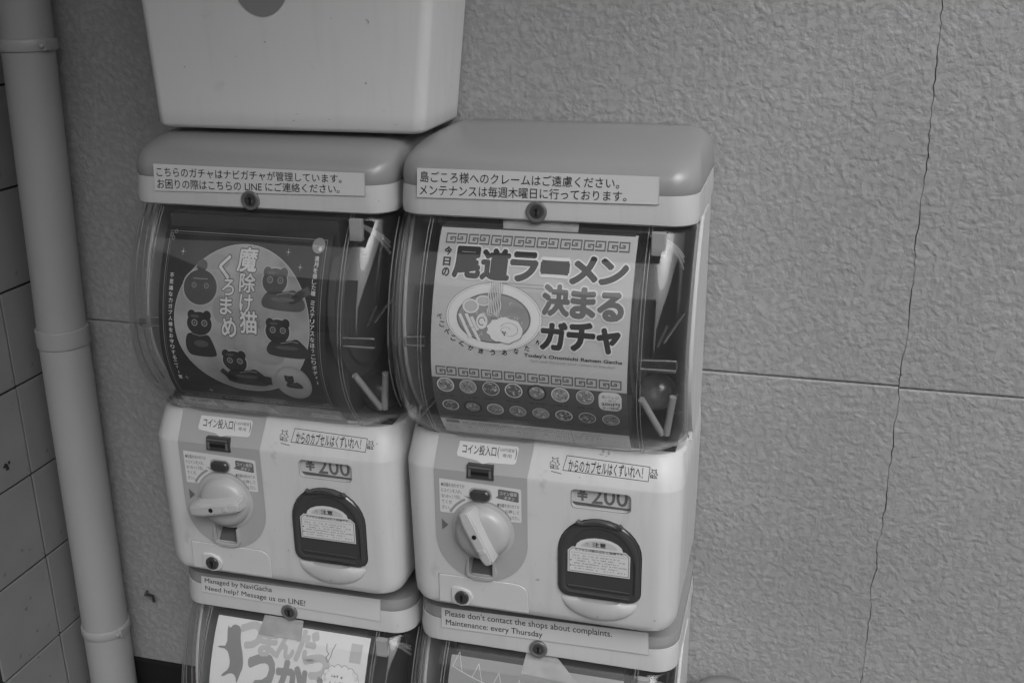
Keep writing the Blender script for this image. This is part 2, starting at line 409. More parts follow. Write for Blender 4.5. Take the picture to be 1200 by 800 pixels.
def quad_xf(tl, tr, br, bl):
    def g(a, b):   # a,b in 0..1, b up
        return (bl[0]*(1-a)*(1-b)+br[0]*a*(1-b)+tr[0]*a*b+tl[0]*(1-a)*b, bl[1]*(1-a)*(1-b)+br[1]*a*(1-b)+tr[1]*a*b+tl[1]*(1-a)*b)
    return g

# ------------------------------------------------------------------ setting
YW = -.165
XT = -.41
CR = [(.655, 1.6), (.657, .6), (.6555, .186), (.6575, .15), (.6568, .12), (.658, .099), (.6575, .06), (.6595, .024), (.658, 0), (.6585, -.029), (.657, -.05), (.6592, -.085), (.6585, -.12), (.660, -.15), (.657, -.18),
      (.6572, -.209), (.659, -.236), (.657, -.26), (.6588, -.28), (.6568, -.318), (.658, -.35), (.6568, -.382), (.6535, -.404), (.6565, -.432), (.6518, -.461), (.6553, -.483), (.654, -.52), (.6545, -.56), (.6535, -.6), (.655, -.70), (.654, -.73)]
def build_wall():
    pts = []
    rnd = random.Random(3)
    for (xa, za), (xb, zb) in zip(CR, CR[1:]):
        n = max(1, int((za-zb)/.0062)) if za < .62 else 3
        for i in range(n):
            t = i/n; pts.append((xa+(xb-xa)*t+(rnd.uniform(-.0011, .0011) if i else 0), za+(zb-za)*t))
    pts.append(CR[-1])
    bm = bmesh.new()
    zs = -.209
    # piece builder: between outer x and the crack line, above/below the seam
    def strip(side, sel, dz):
        X = XT-.02 if side < 0 else 3.2
        prev = None
        for x, z in sel:
            wd = .00025+.00030*math.sin(z*40)**2
            if z < -.5: wd *= .8
            xe = x+side*wd
            a = bm.verts.new((X, YW, z+dz)); b = bm.verts.new((xe, YW, z+dz)); c = bm.verts.new((xe, YW+.008, z+dz))
            if prev:
                pa, pb, pc = prev
                bm.faces.new((a, b, pb, pa) if side < 0 else (pa, pb, b, a)); bm.faces.new((b, c, pc, pb) if side < 0 else (pb, pc, c, b))
            prev = (a, b, c)
        return prev
    for side in (-1, 1):
        off = 0 if side < 0 else -.0018
        up = [p for p in pts if p[1] > zs+.0032]; dn = [p for p in pts if p[1] < zs-.0032]
        up.append((.6572, zs+.0026)); dn.insert(0, (.6572, zs-.0026))
        for sel, isup in ((up, True), (dn, False)):
            strip(side, [(x, z+(off if abs(z-zs) < .006 else 0)) for x, z in sel], 0)
        # seam groove: lips chamfered back into the joint
        X0, X1 = (XT-.02, .6568) if side < 0 else (.6576, 3.2)
        o_ = off
        for sg in (1, -1):
            pr_ = [(YW, .0026), (YW+.0009, .0008), (YW+.0060, .0003)]
            for (ya, da), (yb, db) in zip(pr_, pr_[1:]):
                v = [bm.verts.new(q) for q in ((X0, ya, zs+sg*da+o_), (X1, ya, zs+sg*da+o_), (X1, yb, zs+sg*db+o_), (X0, yb, zs+sg*db+o_))]; bm.faces.new(v)
    v = [bm.verts.new(q) for q in ((XT-.02, YW+.006, -.73), (3.2, YW+.006, -.73), (3.2, YW+.006, 1.6), (XT-.02, YW+.006, 1.6))]; bk = bm.faces.new(v); bk.material_index = 1
    bmesh.ops.recalc_face_normals(bm, faces=bm.faces[:])
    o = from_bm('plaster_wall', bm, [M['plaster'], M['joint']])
    return tag(o, 'rough grey stucco wall with a thin jagged crack and a horizontal joint', 'wall')
build_wall()
bm = bmesh.new(); box(bm, XT-.02, 3.2, YW-.006, YW+.05, -1.25, -.7305, .002); o = from_bm('base_course', bm, M['base']); tag(o, 'black painted base course along the foot of the stucco wall', 'wall base')
bm = bmesh.new(); v = [bm.verts.new(q) for q in ((-60, -60, -1.2), (60, -60, -1.2), (60, 60, -1.2), (-60, 60, -1.2))]; bm.faces.new(v); struct(from_bm('pavement', bm, M['asphalt']))

# tiled pier on the left: grout body with separate tiles
tw = thing('tiled_pier', 'dark tiled wall at the left edge, behind the drainpipe', 'tiled wall', (XT, -.26, -1.2))
bm = bmesh.new(); box(bm, -.62-XT, -.0035, -.356+.26, .15, 0, 2.9); from_bm('grout', bm, M['grout'], tw)
TM = []
def tile_mesh(wd, ht):
    bm = bmesh.new(); box(bm, -.0035, 0, 0, wd, 0, ht, .0009); me = bpy.data.meshes.new('tile'); bm.to_mesh(me); bm.free(); me.materials.append(M['tile']); return me
g_ = .0016
tA = tile_mesh(.113-g_*2, .1235-g_*2); tB = tile_mesh(.0745-g_*2, .1235-g_*2)
for k in range(-6, 6):
    z0 = -.156-.1235*(k+1)
    for me, y0 in ((tA, -.355), (tB, -.242)):
        o = bpy.data.objects.new('tile', me); COL.objects.link(o); o.parent = tw
        o.location = (random.uniform(-.0003, .0003), y0+g_+.26, z0+g_+1.2)
        o.rotation_euler = (0, random.uniform(-.003, .003), random.uniform(-.004, .004))

# drainpipe with socket and two clamps
dp = thing('drainpipe', 'grey painted drainpipe with a socket joint and two strap clamps beside the tiles', 'drainpipe', (-.36, -.21, -1.2))
PB = Vector((-.36, -.21, -1.2))
def pc(z):   # the pipe leans very slightly
    return -.3375+(-.353+.3375)*(.135-z)/.335 if z > -.2 else -.353-.006*(-.2-z)/.43
def pipe_part(name, prof, m=M['pipe'], n=40):
    bm = bmesh.new(); rows = []
    for z, rr in prof:
        c = Vector((pc(z), -.21, z))-PB
        rows.append([bm.verts.new((c.x+rr*math.cos(2*PI*i/n), c.y+rr*math.sin(2*PI*i/n), c.z)) for i in range(n)])
    for a, b in zip(rows, rows[1:]):
        for i in range(n): bm.faces.new((a[i], a[(i+1) % n], b[(i+1) % n], b[i]))
    bmesh.ops.recalc_face_normals(bm, faces=bm.faces[:])
    return from_bm(name, bm, m, dp, 30)
R0 = .0297
pipe_part('pipe_section', [(-1.19, R0+.0010), (-.7, R0+.0010), (-.228, R0+.0006), (-.2275, R0+.0004)])
pipe_part('socket', [(-.2270, R0), (-.2270, R0+.0018), (-.2262, R0+.0024), (-.2045, R0+.0026), (-.2035, R0+.0018), (-.2035, R0-.002)])
pipe_part('pipe_section', [(-.204, R0-.0002), (.2, R0), (.8, R0), (1.5, R0)])
for zc in (.142, -.648):
    cl = pipe_part('clamp', [(zc-.0065, R0-.001), (zc-.0065, R0+.0022), (zc-.005, R0+.0030), (zc+.005, R0+.0030), (zc+.0065, R0+.0022), (zc+.0065, R0-.001)], M['strap'])
    bm = bmesh.new(); cx = pc(zc)+.36
    box(bm, cx+R0-.004, cx+R0+.005, -.014, -.006, zc+1.2-.006, zc+1.2+.006, .0008); lathe(bm, [(.0032, 0), (.0032, .004), (.002, .005)], (cx+R0+.001, -.014, zc+1.2), n=8)
    b_ = from_bm('bolt', bm, M['strap'], cl)
bm = bmesh.new(); tube(bm, [(-.318, YW+.002, -.615), (-.312, YW-.012, -.612), (-.304, YW-.018, -.606), (-.300, YW-.012, -.612), (-.301, YW-.010, -.622)], .0022, 8)
tag(from_bm('wall_hook', bm, M['dark'], None, 40), 'small rusty wire hook poking from the stucco beside the lower pipe clamp', 'hook')

# ------------------------------------------------------------------ capsule machines
PROF = [(-.0095, -.3290), (-.03, -.3455), (-.05, -.3575), (-.07, -.3672), (-.09, -.3745), (-.11, -.3800), (-.13, -.3832), (-.15, -.3840), (-.17, -.3810), (-.19, -.3742), (-.205, -.3662), (-.22, -.3555), (-.232, -.3450), (-.2395, -.3385)]
def ydome(z, P=PROF):
    if z >= P[0][0]: return P[0][1]
    if z <= P[-1][0]: return P[-1][1]
    for i in range(len(P)-1):
        (a, ya), (b, yb) = P[i], P[i+1]
        if b <= z <= a:
            t = (z-a)/(b-a); p0 = P[max(i-1, 0)]; p3 = P[min(i+2, len(P)-1)]
            m1 = (yb-p0[1])/(b-p0[0])*(b-a); m2 = (p3[1]-ya)/(p3[0]-a)*(b-a)
            return (2*t**3-3*t**2+1)*ya+(t**3-2*t**2+t)*m1+(-2*t**3+3*t**2)*yb+(t**3-t**2)*m2
NL = 30
DL = [-.0095+(-.2395+.0095)*i/NL for i in range(NL+1)]
def ydl(z):      # piecewise linear on the levels the dome is built on
    i = min(NL-1, max(0, int((DL[0]-z)/(DL[0]-DL[1])))); t = (z-DL[i])/(DL[i+1]-DL[i]); t = min(1, max(0, t))
    return ydome(DL[i])*(1-t)+ydome(DL[i+1])*t
XL, XR = -.1430, .1515
BF = -.356
def s_poster(x, z, h): return (x, ydl(z)+.0032-h, z)
def s_band(x, z, h): return (x, -.3347-h, z)
def s_body(x, z, h): return (x, (BF+(z+.270)*.47 if z > -.270 else BF)-h, z)
def lidband_levels():
    return [(-.0095, XL+.004, XR-.004, -.3315, YW-.003, .024, .012), (-.0075, XL+.001, XR-.001, -.3340, YW-.003, .025, .012), (.0, XL, XR, -.3345, YW-.003, .026, .012), (.0195, XL+.001, XR-.001, -.3330, YW-.003, .027, .012)]
def lid_levels():
    L = []
    for z, d, df in ((.0185, .0020, .001), (.0205, .0012, .0005), (.026, .0006, .0), (.034, .0010, .0015), (.040, .0018, .005), (.0450, .0030, .0105), (.0495, .0048, .021), (.0530, .0070, .034), (.0560, .0100, .050), (.0585, .014, .070), (.0603, .019, .095), (.0613, .025, .122)):
        L.append((z, XL+d, XR-d, -.3335+df, YW-.003, min(.028+d*.5, .155-df-.02), .014))
    return L
def screw_lock(parent, x, y, z, r_=.0102, name='lock', outer='metal'):
    bm = bmesh.new(); lathe(bm, [(r_, -.002), (r_, .0018), (r_*.92, .0027), (r_*.74, .0027), (r_*.70, .0016), (r_*.45, .0016)], (x, y, z))
    lk = from_bm(name, bm, M[outer], parent, 30)
    bm = bmesh.new(); lathe(bm, [(r_*.62, .001), (r_*.60, .0021), (r_*.30, .0024), (r_*.27, .0012)], (x, y, z), n=20); from_bm('keyhole_core', bm, M['metal2'], lk, 30)
    bm = bmesh.new(); box(bm, x-.0011, x+.0011, y-.0030, y-.001, z-.004, z+.003); lathe(bm, [(.0018, .001), (.0018, .0031)], (x, y, z+.002), n=10); from_bm('keyhole', bm, M['black'], lk)
    return lk

def arch(cx, x0, x1, z0, z1, rx=None, bot=.012, n=16):
    """arched opening: half ellipse on top, rounded bottom corners"""
    hx = (x1-x0)/2; top = z1; sp = z1-.040
    P = [(x0, z0+bot)]
    for i in range(1, 5):
        a = PI+PI/2*i/4; P.append((x0+bot+bot*math.cos(a), z0+bot+bot*math.sin(a)))
    for i in range(0, 5):
        a = 1.5*PI+PI/2*i/4; P.append((x1-bot+bot*math.cos(a), z0+bot+bot*math.sin(a)))
    for i in range(n+1):
        a = PI*i/n; P.append(((x0+x1)/2+hx*math.cos(a), sp+.040*math.sin(a)))
    return P

def machine(loc, label, knob_rot, upper=True):
    t = thing('capsule_machine', label, 'capsule machine', loc, 'stacked capsule vending machines')
    if upper:
        bm = bmesh.new(); L = lid_levels(); loft(bm, L, 10, True, True); lid = from_bm('lid', bm, M['lid'], t, 60)
    else:
        bm = bmesh.new(); L = [q for q in lid_levels() if q[0] < .0421]; loft(bm, [(z if z < .035 else .0345, a, b, c, d, e, g) for z, a, b, c, d, e, g in L[:4]], 10); lid = from_bm('lid', bm, M['lid'], t, 60)
    bm = bmesh.new(); loft(bm, lidband_levels(), 10); from_bm('front_band', bm, M['white'], t, 40)
    screw_lock(t, 0, -.3343, 0)
    # lower housing
    bm = bmesh.new()
    lv = [(-.4345, XL+.026, XR-.024, BF+.010, YW-.003, .016, .012), (-.4335, XL+.017, XR-.015, BF+.004, YW-.003, .020, .012), (-.430, XL+.0095, XR-.0075, BF+.001, YW-.003, .022, .012), (-.424, XL+.0055, XR-.0035, BF, YW-.003, .023, .012),
          (-.414, XL+.0040, XR-.0020, BF, YW-.003, .024, .012), (-.350, XL+.0030, XR-.0010, BF, YW-.003, .024, .012), (-.2715, XL+.0015, XR-.0005, BF, YW-.003, .025, .012),
          (-.2690, XL+.0015, XR-.0005, BF+.0005, YW-.003, .025, .012), (-.2400, XL+.0035, XR-.0025, BF+.0140, YW-.003, .032, .012), (-.2372, XL+.0055, XR-.0045, BF+.0165, YW-.003, .034, .012)]
    loft(bm, lv, 10); body = from_bm('housing', bm, M['white'], t)
    cs = []
    def cutter(pts, depth, y=BF):
        b = bmesh.new(); prism(b, pts, y-.03, y+depth); c = from_bm('c', b); c.location = loc; cs.append(c)
    body_p = body
    A = arch(.070, .0262, .1135, -.4000, -.3065)
    cutter(A, .022)
    cutter(rrect(.0400, .1005, -.2965, -.2765, .005), .0075)
    cutter(rrect(-.0690, -.0435, -.3900, -.3695, .0015), .018)
    bpy.context.view_layer.update(); cut(body, cs)
    # grey dial panel laid over chamfer and face
    D = Decal(s_body, (-.270,)); cxp, rp = -.0555, .0500
    P = [(-.1035, -.2385), (-.0015, -.2385), (-.0055, -.270)]
    arc_ = [(cxp+rp*math.cos(a), -.347+rp*math.sin(a)) for a in [-PI*i/30 for i in range(31)]]
    P += [q for q in arc_ if q[0] > -.0435] + [(-.0435, -.3955), (-.0435, -.3695), (-.0690, -.3695), (-.0690, -.3950)] + [q for q in arc_ if q[0] < -.0690] + [(-.1055, -.270)]
    q = P
    D.poly(q, 0, M['panel'])
    pn = D.build('dial_panel', t, .0007)
    # coin entry sticker, slot, button
    D = Decal(s_body, (-.270,), None)
    D.poly([(-.0800, -.2418), (-.0185, -.2418), (-.0170, -.2440), (-.0188, -.2570), (-.0215, -.2586), (-.0470, -.2592), (-.0540, -.2612), (-.0600, -.2583), (-.0810, -.2560), (-.0822, -.2535)], 0, M['label'])
    D.text('コイン投入口', -.0765, -.0405, -.2530, -.2440, 1, M['ink'], .012); D.text('(', -.0390, -.0372, -.2540, -.2435, 1, M['ink']); D.text(')', -.0205, -.0187, -.2540, -.2435, 1, M['ink'])
    D.text('100円硬貨', -.0362, -.0212, -.2478, -.2444, 1, M['ink2']); D.text('専用', -.0335, -.0240, -.2530, -.2494, 1, M['ink2'])
    D.build('coin_sticker', t, .0011)
    bm = bmesh.new(); prism(bm, [(-.0700, -.2765), (-.0405, -.2765), (-.0412, -.2608), (-.0688, -.2608)], BF-.0024, BF+.012, .0008); cs_ = from_bm('coin_slot', bm, M['dark'], t)
    bm = bmesh.new(); box(bm, -.0675, -.0430, BF-.0030, BF, -.2640, -.2622); box(bm, -.0675, -.0650, BF-.0030, BF, -.2740, -.2655); box(bm, -.0455, -.0430, BF-.0030, BF, -.2740, -.2655); from_bm('slot_frame', bm, M['metal'], cs_)
    bm = bmesh.new(); box(bm, -.0645, -.0460, BF-.0032, BF, -.2712, -.2680); from_bm('slot_opening', bm, M['black'], cs_)
    dcx, dcz = -.0535, -.3370
    D = Decal(s_body)
    def arcp(a0, a1, rr, n=9): return [(dcx+rr*math.cos(math.radians(a0+(a1-a0)*i/n)), dcz+rr*math.sin(math.radians(a0+(a1-a0)*i/n))) for i in range(n+1)]
    P = [(-.1000, -.2815), (-.0995, -.2805), (-.0130, -.2830), (-.0118, -.2845), (-.0118, -.3205), (-.0130, -.3215), (-.0235, -.3215)]+arcp(31, 150, .0362, 14)+[(-.0885, -.3195), (-.0990, -.3195), (-.1000, -.3185)]
    bm = bmesh.new(); vs = [bm.verts.new((a, b, 0)) for a, b in P]; fc = bm.faces.new(vs); bmesh.ops.triangulate(bm, faces=[fc]); bm.verts.index_update()
    D.mesh([(v.co.x, v.co.y) for v in bm.verts], [tuple(v.index for v in f_.verts) for f_ in bm.faces], 0, M['label']); bm.free()
    for i, s_ in enumerate(('●目盛を合わせてか', 'らコインを入れ、', '右へゆっくり回し', 'てくだ', 'さい。')):
        wd = (.0255, .0225, .0215, .0115, .0095)[i]; z = -.2870-.0066*i
        D.text(s_, -.0980, -.0980+wd, z-.0022, z+.0022, 1, M['ink2'], .004)
    D.poly([(-.0395, -.2955), (-.0365, -.2935), (-.0365, -.2865), (-.0350, -.2855), (-.0160, -.2865), (-.0145, -.2880), (-.0145, -.2975), (-.0155, -.2985), (-.0350, -.2965)], 1, M['ink2'])
    D.text('コイン返却', -.0345, -.0165, -.2918, -.2876, 2, M['label'], .01); D.text('ボタン', -.0300, -.0190, -.2965, -.2928, 2, M['label'], .01)
    for i, s_ in enumerate(('●目盛を合わせてか', 'ら押して', 'ください。')):
        z = -.3035-.0066*i; x0 = (-.0375, -.0290, -.0235)[i]; D.text(s_, x0, -.0140, z-.0022, z+.0022, 1, M['ink2'], .004)
    D.annulus(dcx, dcz, .0385, .0412, 1, M['ink3'], 1, 14, 118, 152)
    a = math.radians(112); D.poly([(dcx+.0345*math.cos(a), dcz+.0345*math.sin(a)+.004), (dcx+.0455*math.cos(a+.08), dcz+.0455*math.sin(a+.08)-.001), (dcx+.040*math.cos(a-.10)+.001, dcz+.040*math.sin(a-.10))], 2, M['ink3'])
    D.poly([(-.0985, -.3275), (-.0985, -.3405), (-.0915, -.3340)], 1, M['ink2'])
    D.build('instruction_sticker', t, .0011)
    bm = bmesh.new(); prism(bm, rrect(-.0678, -.0428, -.3015, -.2865, .006), BF-.0015, BF, .0005); fr = from_bm('button_bezel', bm, M['panel'], t)
    bm = bmesh.new(); prism(bm, rrect(-.0660, -.0445, -.3005, -.2885, .0055), BF-.0058, BF, .0016); from_bm('return_button', bm, M['dark'], fr)
    # turning knob
    bm = bmesh.new(); lathe(bm, [(.0335, 0), (.0335, .0010), (.0300, .0018), (.0292, .0045), (.0275, .0085), (.0240, .0115), (.0180, .0132), (.0100, .0140), (.002, .0141)], (0, 0, 0), n=48)
    kn = from_bm('knob', bm, M['knob'], t, 50); kn.location = (dcx, BF-.0006, dcz); kn.rotation_euler = (0, knob_rot, 0)
    bm = bmesh.new()
    prof = [(-.0330, .0070), (-.0315, .0082), (-.018, .0094), (.010, .0088), (.024, .0078), (.0290, .0055)]
    # a bevelled grip bar whose top narrows
    sec = []
    for x, hw in prof:
        e = 1-max(0, (abs(x)-.026)/.02); top = .0235*(.80+.20*e)
        sec.append([bm.verts.new((x, -.006, -hw*1.15)), bm.verts.new((x, -top*.78, -hw*.98)), bm.verts.new((x, -top, -hw*.62)), bm.verts.new((x, -top, hw*.62)), bm.verts.new((x, -top*.78, hw*.98)), bm.verts.new((x, -.006, hw*1.15))])
    for a_, b_ in zip(sec, sec[1:]):
        for i in range(5): bm.faces.new((a_[i], a_[i+1], b_[i+1], b_[i]))
    bm.faces.new(sec[0][::-1]); bm.faces.new(sec[-1]); bmesh.ops.recalc_face_normals(bm, faces=bm.faces[:])
    bmesh.ops.bevel(bm, geom=[e for e in bm.edges if not e.is_boundary], offset=.0012, segments=2, affect='EDGES')
    h_ = from_bm('handle', bm, M['handle'], kn, 50)
    bm = bmesh.new(); lathe(bm, [(.0026, .020), (.0026, .0239)], (-.006, 0, 0), n=14); from_bm('handle_hole', bm, M['black'], h_)  # black disc stands in for the dark hole in the grip
    bm = bmesh.new(); box(bm, -.0030, .0030, -.0245, -.018, -.0035, .0035, .001)
    for v in bm.verts: v.co.x += .012
    from_bm('handle_rib', bm, M['handle'], h_)
    # coin return mouth
    D = Decal(lambda x, z, h: (x, BF+.0175-h, z)); D.rect(-.0690, -.0435, -.390, -.3695, 0, M['inner2']); D.build('return_mouth', t)
    bm = bmesh.new(); P = [(-.0735, -.3855), (-.0705, -.3695), (-.0690, -.3695), (-.0690, -.3888), (-.0640, -.3902), (-.0490, -.3902), (-.0435, -.3885), (-.0435, -.3715), (-.0418, -.3715), (-.0390, -.3860), (-.0420, -.3925), (-.0500, -.3950), (-.0630, -.3950), (-.0710, -.3920)]
    prism(bm, P, BF-.0042, BF, .0006); from_bm('return_lip', bm, M['panel'], t, 30)
    bm = bmesh.new(); v = [bm.verts.new(q) for q in ((-.0688, BF+.001, -.3895), (-.0437, BF+.001, -.3895), (-.0437, BF+.016, -.3745), (-.0688, BF+.016, -.3745))]; bm.faces.new(v); from_bm('return_ramp', bm, M['inner2'], t)
    # lock door, bottom left
    bm = bmesh.new(); P = [(-.1045, -.4285), (-.1045, -.3960), (-.1035, -.3952), (-.0200, -.3952), (-.0130, -.3965), (-.0080, -.4000), (-.0055, -.4060), (-.0052, -.4285)]
    prism(bm, P, BF-.0012, BF+.001, .0005); dr = from_bm('lock_door', bm, M['white'], t, 20)
    D = Decal(s_body); D.line([P[0], P[1], P[2], P[3], P[4], P[5], P[6], P[7]], .0009, 0, M['ink3']); D.build('door_gap', dr, .0003)
    bm = bmesh.new(); prism(bm, [(-.0900, -.4240), (-.0900, -.4095), (-.0885, -.4080), (-.0790, -.4075), (-.0700, -.4105), (-.0660, -.4165), (-.0665, -.4225), (-.0700, -.4275), (-.0790, -.4300), (-.0870, -.4280)], BF-.0038, BF, .0008); from_bm('lock_boss', bm, M['white'], dr, 40)
    screw_lock(dr, -.0780, BF-.0036, -.4185, .0078, 'door_lock', 'metal2')
    # price window
    D = Decal(lambda x, z, h: (x, BF+.0052-h, z))
    D.rect(.0385, .1020, -.2985, -.2700, 0, M['inner2']);  # dark backing; its strip below the card stands for shadow
    D.poly([(.0392, -.2925), (.1010, -.2943), (.1010, -.2700), (.0392, -.2700)], 1, M['label2'])
    D.text('¥', .0450, .0560, -.2905, -.2745, 2, M['ink2'], .02); D.text('200', .0600, .0965, -.2926, -.2735, 2, M['ink2'], .012)
    D.build('price_card', t)
    bm = bmesh.new(); prism(bm, rrect(.0402, .1003, -.2963, -.2767, .0048), BF+.0012, BF+.0022); from_bm('price_window', bm, M['dome'], t)
    D = Decal(s_body); q_ = rrect(.0398, .1007, -.2967, -.2763, .0050); D.line(q_+[q_[0]], .0007, 0, M['print2']); D.build('window_edge', t, .0002)
    # capsule outlet: smoked flap with rim and caution sticker
    fl = arch(.070, .0268, .1129, -.3994, -.3071); bm = bmesh.new(); prism(bm, fl, BF-.0030, BF+.019, .0012); flap = from_bm('outlet_flap', bm, M['smoke'], t, 30)
    outer = arch(.07, .0285, .1112, -.3975, -.3090, bot=.010); inner_ = arch(.07, .0350, .1050, -.3905, -.3170, bot=.006)
    bm = bmesh.new(); n = len(outer); A_ = [bm.verts.new((x, BF-.0030, z)) for x, z in outer]; B_ = [bm.verts.new((x*.5+a*.5, BF-.0050, z*.5+b*.5)) for (x, z), (a, b) in zip(outer, inner_)]; C_ = [bm.verts.new((x, BF-.0030, z)) for x, z in inner_]
    for i in range(n):
        j = (i+1) % n; bm.faces.new((A_[i], A_[j], B_[j], B_[i])); bm.faces.new((B_[i], B_[j], C_[j], C_[i]))
    bmesh.ops.recalc_face_normals(bm, faces=bm.faces[:]); from_bm('flap_rim', bm, M['smoke2'], flap, 60)
    bm = bmesh.new()
    P = [(.0455, -.3120), (.0480, -.3085)]+[(.070+.030*math.cos(math.radians(a_)), -.3300+.0238*math.sin(math.radians(a_))) for a_ in range(125, 54, -10)]+[(.0915, -.3085), (.0945, -.3120), (.088, -.3135), (.070, -.3110), (.052, -.3135)]
    prism(bm, P, BF-.0068, BF-.002, .0008); from_bm('finger_grip', bm, M['smoke2'], flap, 40)
    for zz, yy in ((-.3915, .0066), (-.3855, .0044)):
        bm = bmesh.new(); tube(bm, [(.038, BF-yy+.0012, zz), (.102, BF-yy+.0012, zz-.001)], .0011, 8); from_bm('flap_ridge', bm, M['smoke2'], flap, 60)
    D = Decal(lambda x, z, h: (x, BF-.0034-h, z))
    P = [(.0375, -.3690), (.0375, -.3440), (.0420, -.3395), (.0455, -.3395)]+[(.070+.0245*math.cos(math.radians(a_)), -.3395+.0125*math.sin(math.radians(a_))) for a_ in range(180, -1, -20)]+[(.0970, -.3395), (.1020, -.3440), (.1020, -.3690)]
    bm = bmesh.new(); vs = [bm.verts.new((a, b, 0)) for a, b in P]; fc = bm.faces.new(vs); bmesh.ops.triangulate(bm, faces=[fc]); bm.verts.index_update()
    D.mesh([(v.co.x, v.co.y) for v in bm.verts], [tuple(v.index for v in f_.verts) for f_ in bm.faces], 0, M['label']); bm.free()
    D.line([(.0390, -.3675), (.0390, -.3445), (.0428, -.3410), (.0965, -.3410), (.1005, -.3445), (.1005, -.3675), (.0390, -.3675)], .0006, 1, M['ink2'])
    D.poly([(.070+.0190*math.cos(math.radians(a_)), -.3385+.0085*math.sin(math.radians(a_))) for a_ in range(0, 181, 20)], 1, M['ink4'])
    D.text('⚠', .0555, .0600, -.3368, -.3325, 2, M['ink']); D.text('注意', .0630, .0770, -.3372, -.3318, 2, M['ink'], .02)
    D.text('カプセルは飲み込むと危険です。', .0450, .0960, -.3436, -.3408, 2, M['ink'], .01)
    D.line([(.041, -.3460), (.099, -.3460)], .0004, 1, M['ink3'])
    for i in range(6):
        D.fine(.0425, .099 if i % 2 else .0915, -.3492-.0030*i, .0016, 1, M['ink2'], i+3)
    D.disc(.0408, -.3552, .0008, 2, M['ink'], n=8); D.disc(.0408, -.3612, .0008, 2, M['ink'], n=8)
    D.build('caution_sticker', flap)
    # scoop lip under the flap
    bm = bmesh.new(); rows = []
    for j in range(9):
        a = j/8*PI/2; row = []
        for i in range(25):
            b = PI+PI*i/24
            rr = math.cos(a); row.append(bm.verts.new((.0700+.0400*math.cos(b)*(.55+.45*rr), BF-.0075*math.sin(a)*abs(math.sin(b))**.6 if True else 0, -.4000+.0245*math.sin(b)*rr-.0005)))
        rows.append(row)
    for a_, b_ in zip(rows, rows[1:]):
        for i in range(24): bm.faces.new((a_[i], a_[i+1], b_[i+1], b_[i]))
    bmesh.ops.recalc_face_normals(bm, faces=bm.faces[:]); sc_ = from_bm('outlet_scoop', bm, M['white'], t, 80)
    # banner over the chamfer
    D = Decal(s_body, (-.270,)); 
    D.line([(.0330, -.2455), (.1170, -.2480), (.1165, -.2610), (.0300, -.2590), (.0330, -.2455)], .0006, 0, M['ink'])
    D.text('からのカプセルはくずいれへ！', .0355, .1105, -.2592, -.2483, 1, M['ink'], .012)
    # little doodles at either end
    for x, k in ((.0215, .72), (.1215, .55)):
        q_ = lambda a, b: (x+a*k, -.2540+b*k)
        D.line([q_(-.006, -.006), q_(-.007, .001), q_(-.003, .004), q_(-.005, .008), q_(-.001, .006), q_(.004, .008), q_(.003, .002), q_(.007, .0), q_(.003, -.003), q_(.006, -.006), q_(-.006, -.006)], .0005, 1, M['ink'])
        D.line([q_(-.005, -.001), q_(-.001, -.002), q_(-.002, -.006)], .0007, 1, M['ink']); D.line([q_(-.004, .003), q_(.001, .001), q_(.002, -.005)], .0005, 1, M['ink']); D.line([q_(-.006, -.004), q_(-.002, -.004)], .0009, 1, M['ink']); D.line([q_(.002, .005), q_(.005, .003)], .0006, 1, M['ink'])
    D.line([(.0185, -.2610), (.0290, -.2625)], .0006, 1, M['ink'])
    D.build('bin_banner', t, .0002)
    # rear shell beside and behind the display
    bm = bmesh.new(); loft(bm, [(-.2372, XL+.002, XR-.002, -.222, YW-.003, .01, .01), (-.0095, XL+.002, XR-.002, -.222, YW-.003, .01, .01)], 5); from_bm('rear_shell', bm, M['white'], t, 30)
    bm = bmesh.new(); box(bm, XL+.010, XR-.010, -.2245, -.2222, -.2350, -.0110); from_bm('inner_back', bm, M['inner'], t)
    # clear dome
    bm = bmesh.new(); lv = []; li = []
    for z in DL:
        yf = ydome(z); k = max(0, (-.222-z)/.0175); ins = .0035+.003*max(0, k)**2; rr = .036+.028*min(1, max(0, k))
        lv.append((z, XL-.0035+ins, XR-ins, yf, -.2225, rr, .004))
    loft(bm, lv, 12, False, False)
    dm = from_bm('clear_dome', bm, M['dome'], t, 60)
    sm = dm.modifiers.new('thickness', 'SOLIDIFY'); sm.thickness = .0018; sm.offset = 0 if False else -1
    for side in (-1, 1):
        bm = bmesh.new(); xo = (XL-.0015) if side < 0 else (XR-.0032); x2 = xo+.0035
        rows = []
        for z in DL+[-.2405]:
            k = max(0, (z+.2395)/-.2395); yf = ydl(z)+.058 if z > -.2395 else -.290
            rows.append([bm.verts.new(q) for q in ((xo, -.2228, z), (xo, yf, z), (x2, yf, z), (x2, -.2228, z))])
        for a_, b_ in zip(rows, rows[1:]):
            for i in range(4): bm.faces.new((a_[i], a_[(i+1) % 4], b_[(i+1) % 4], b_[i]))
        bm.faces.new(rows[0]); bm.faces.new(rows[-1][::-1]); bmesh.ops.recalc_face_normals(bm, faces=bm.faces[:])
        from_bm('side_cheek', bm, M['white'], t, 30)
        for dy in (.034, .047):
            xs = XL-.0002 if side < 0 else XR-.0036
            bm = bmesh.new(); tube(bm, [(xs, ydl(z)+dy, z) for z in DL[1:-2:2]], .0008, 6); from_bm('side_rib', bm, M['seam'], t, 60)
    # rim where the dome meets the housing
    bm = bmesh.new(); loft(bm, [(-.2394, XL+.0005, XR-.0070, -.3400, -.2225, .064, .004), (-.2372, XL+.0005, XR-.0070, -.3400, -.2225, .064, .004), (-.2345, XL+.0002, XR-.0066, -.3425, -.2225, .064, .004)], 12, False, False)
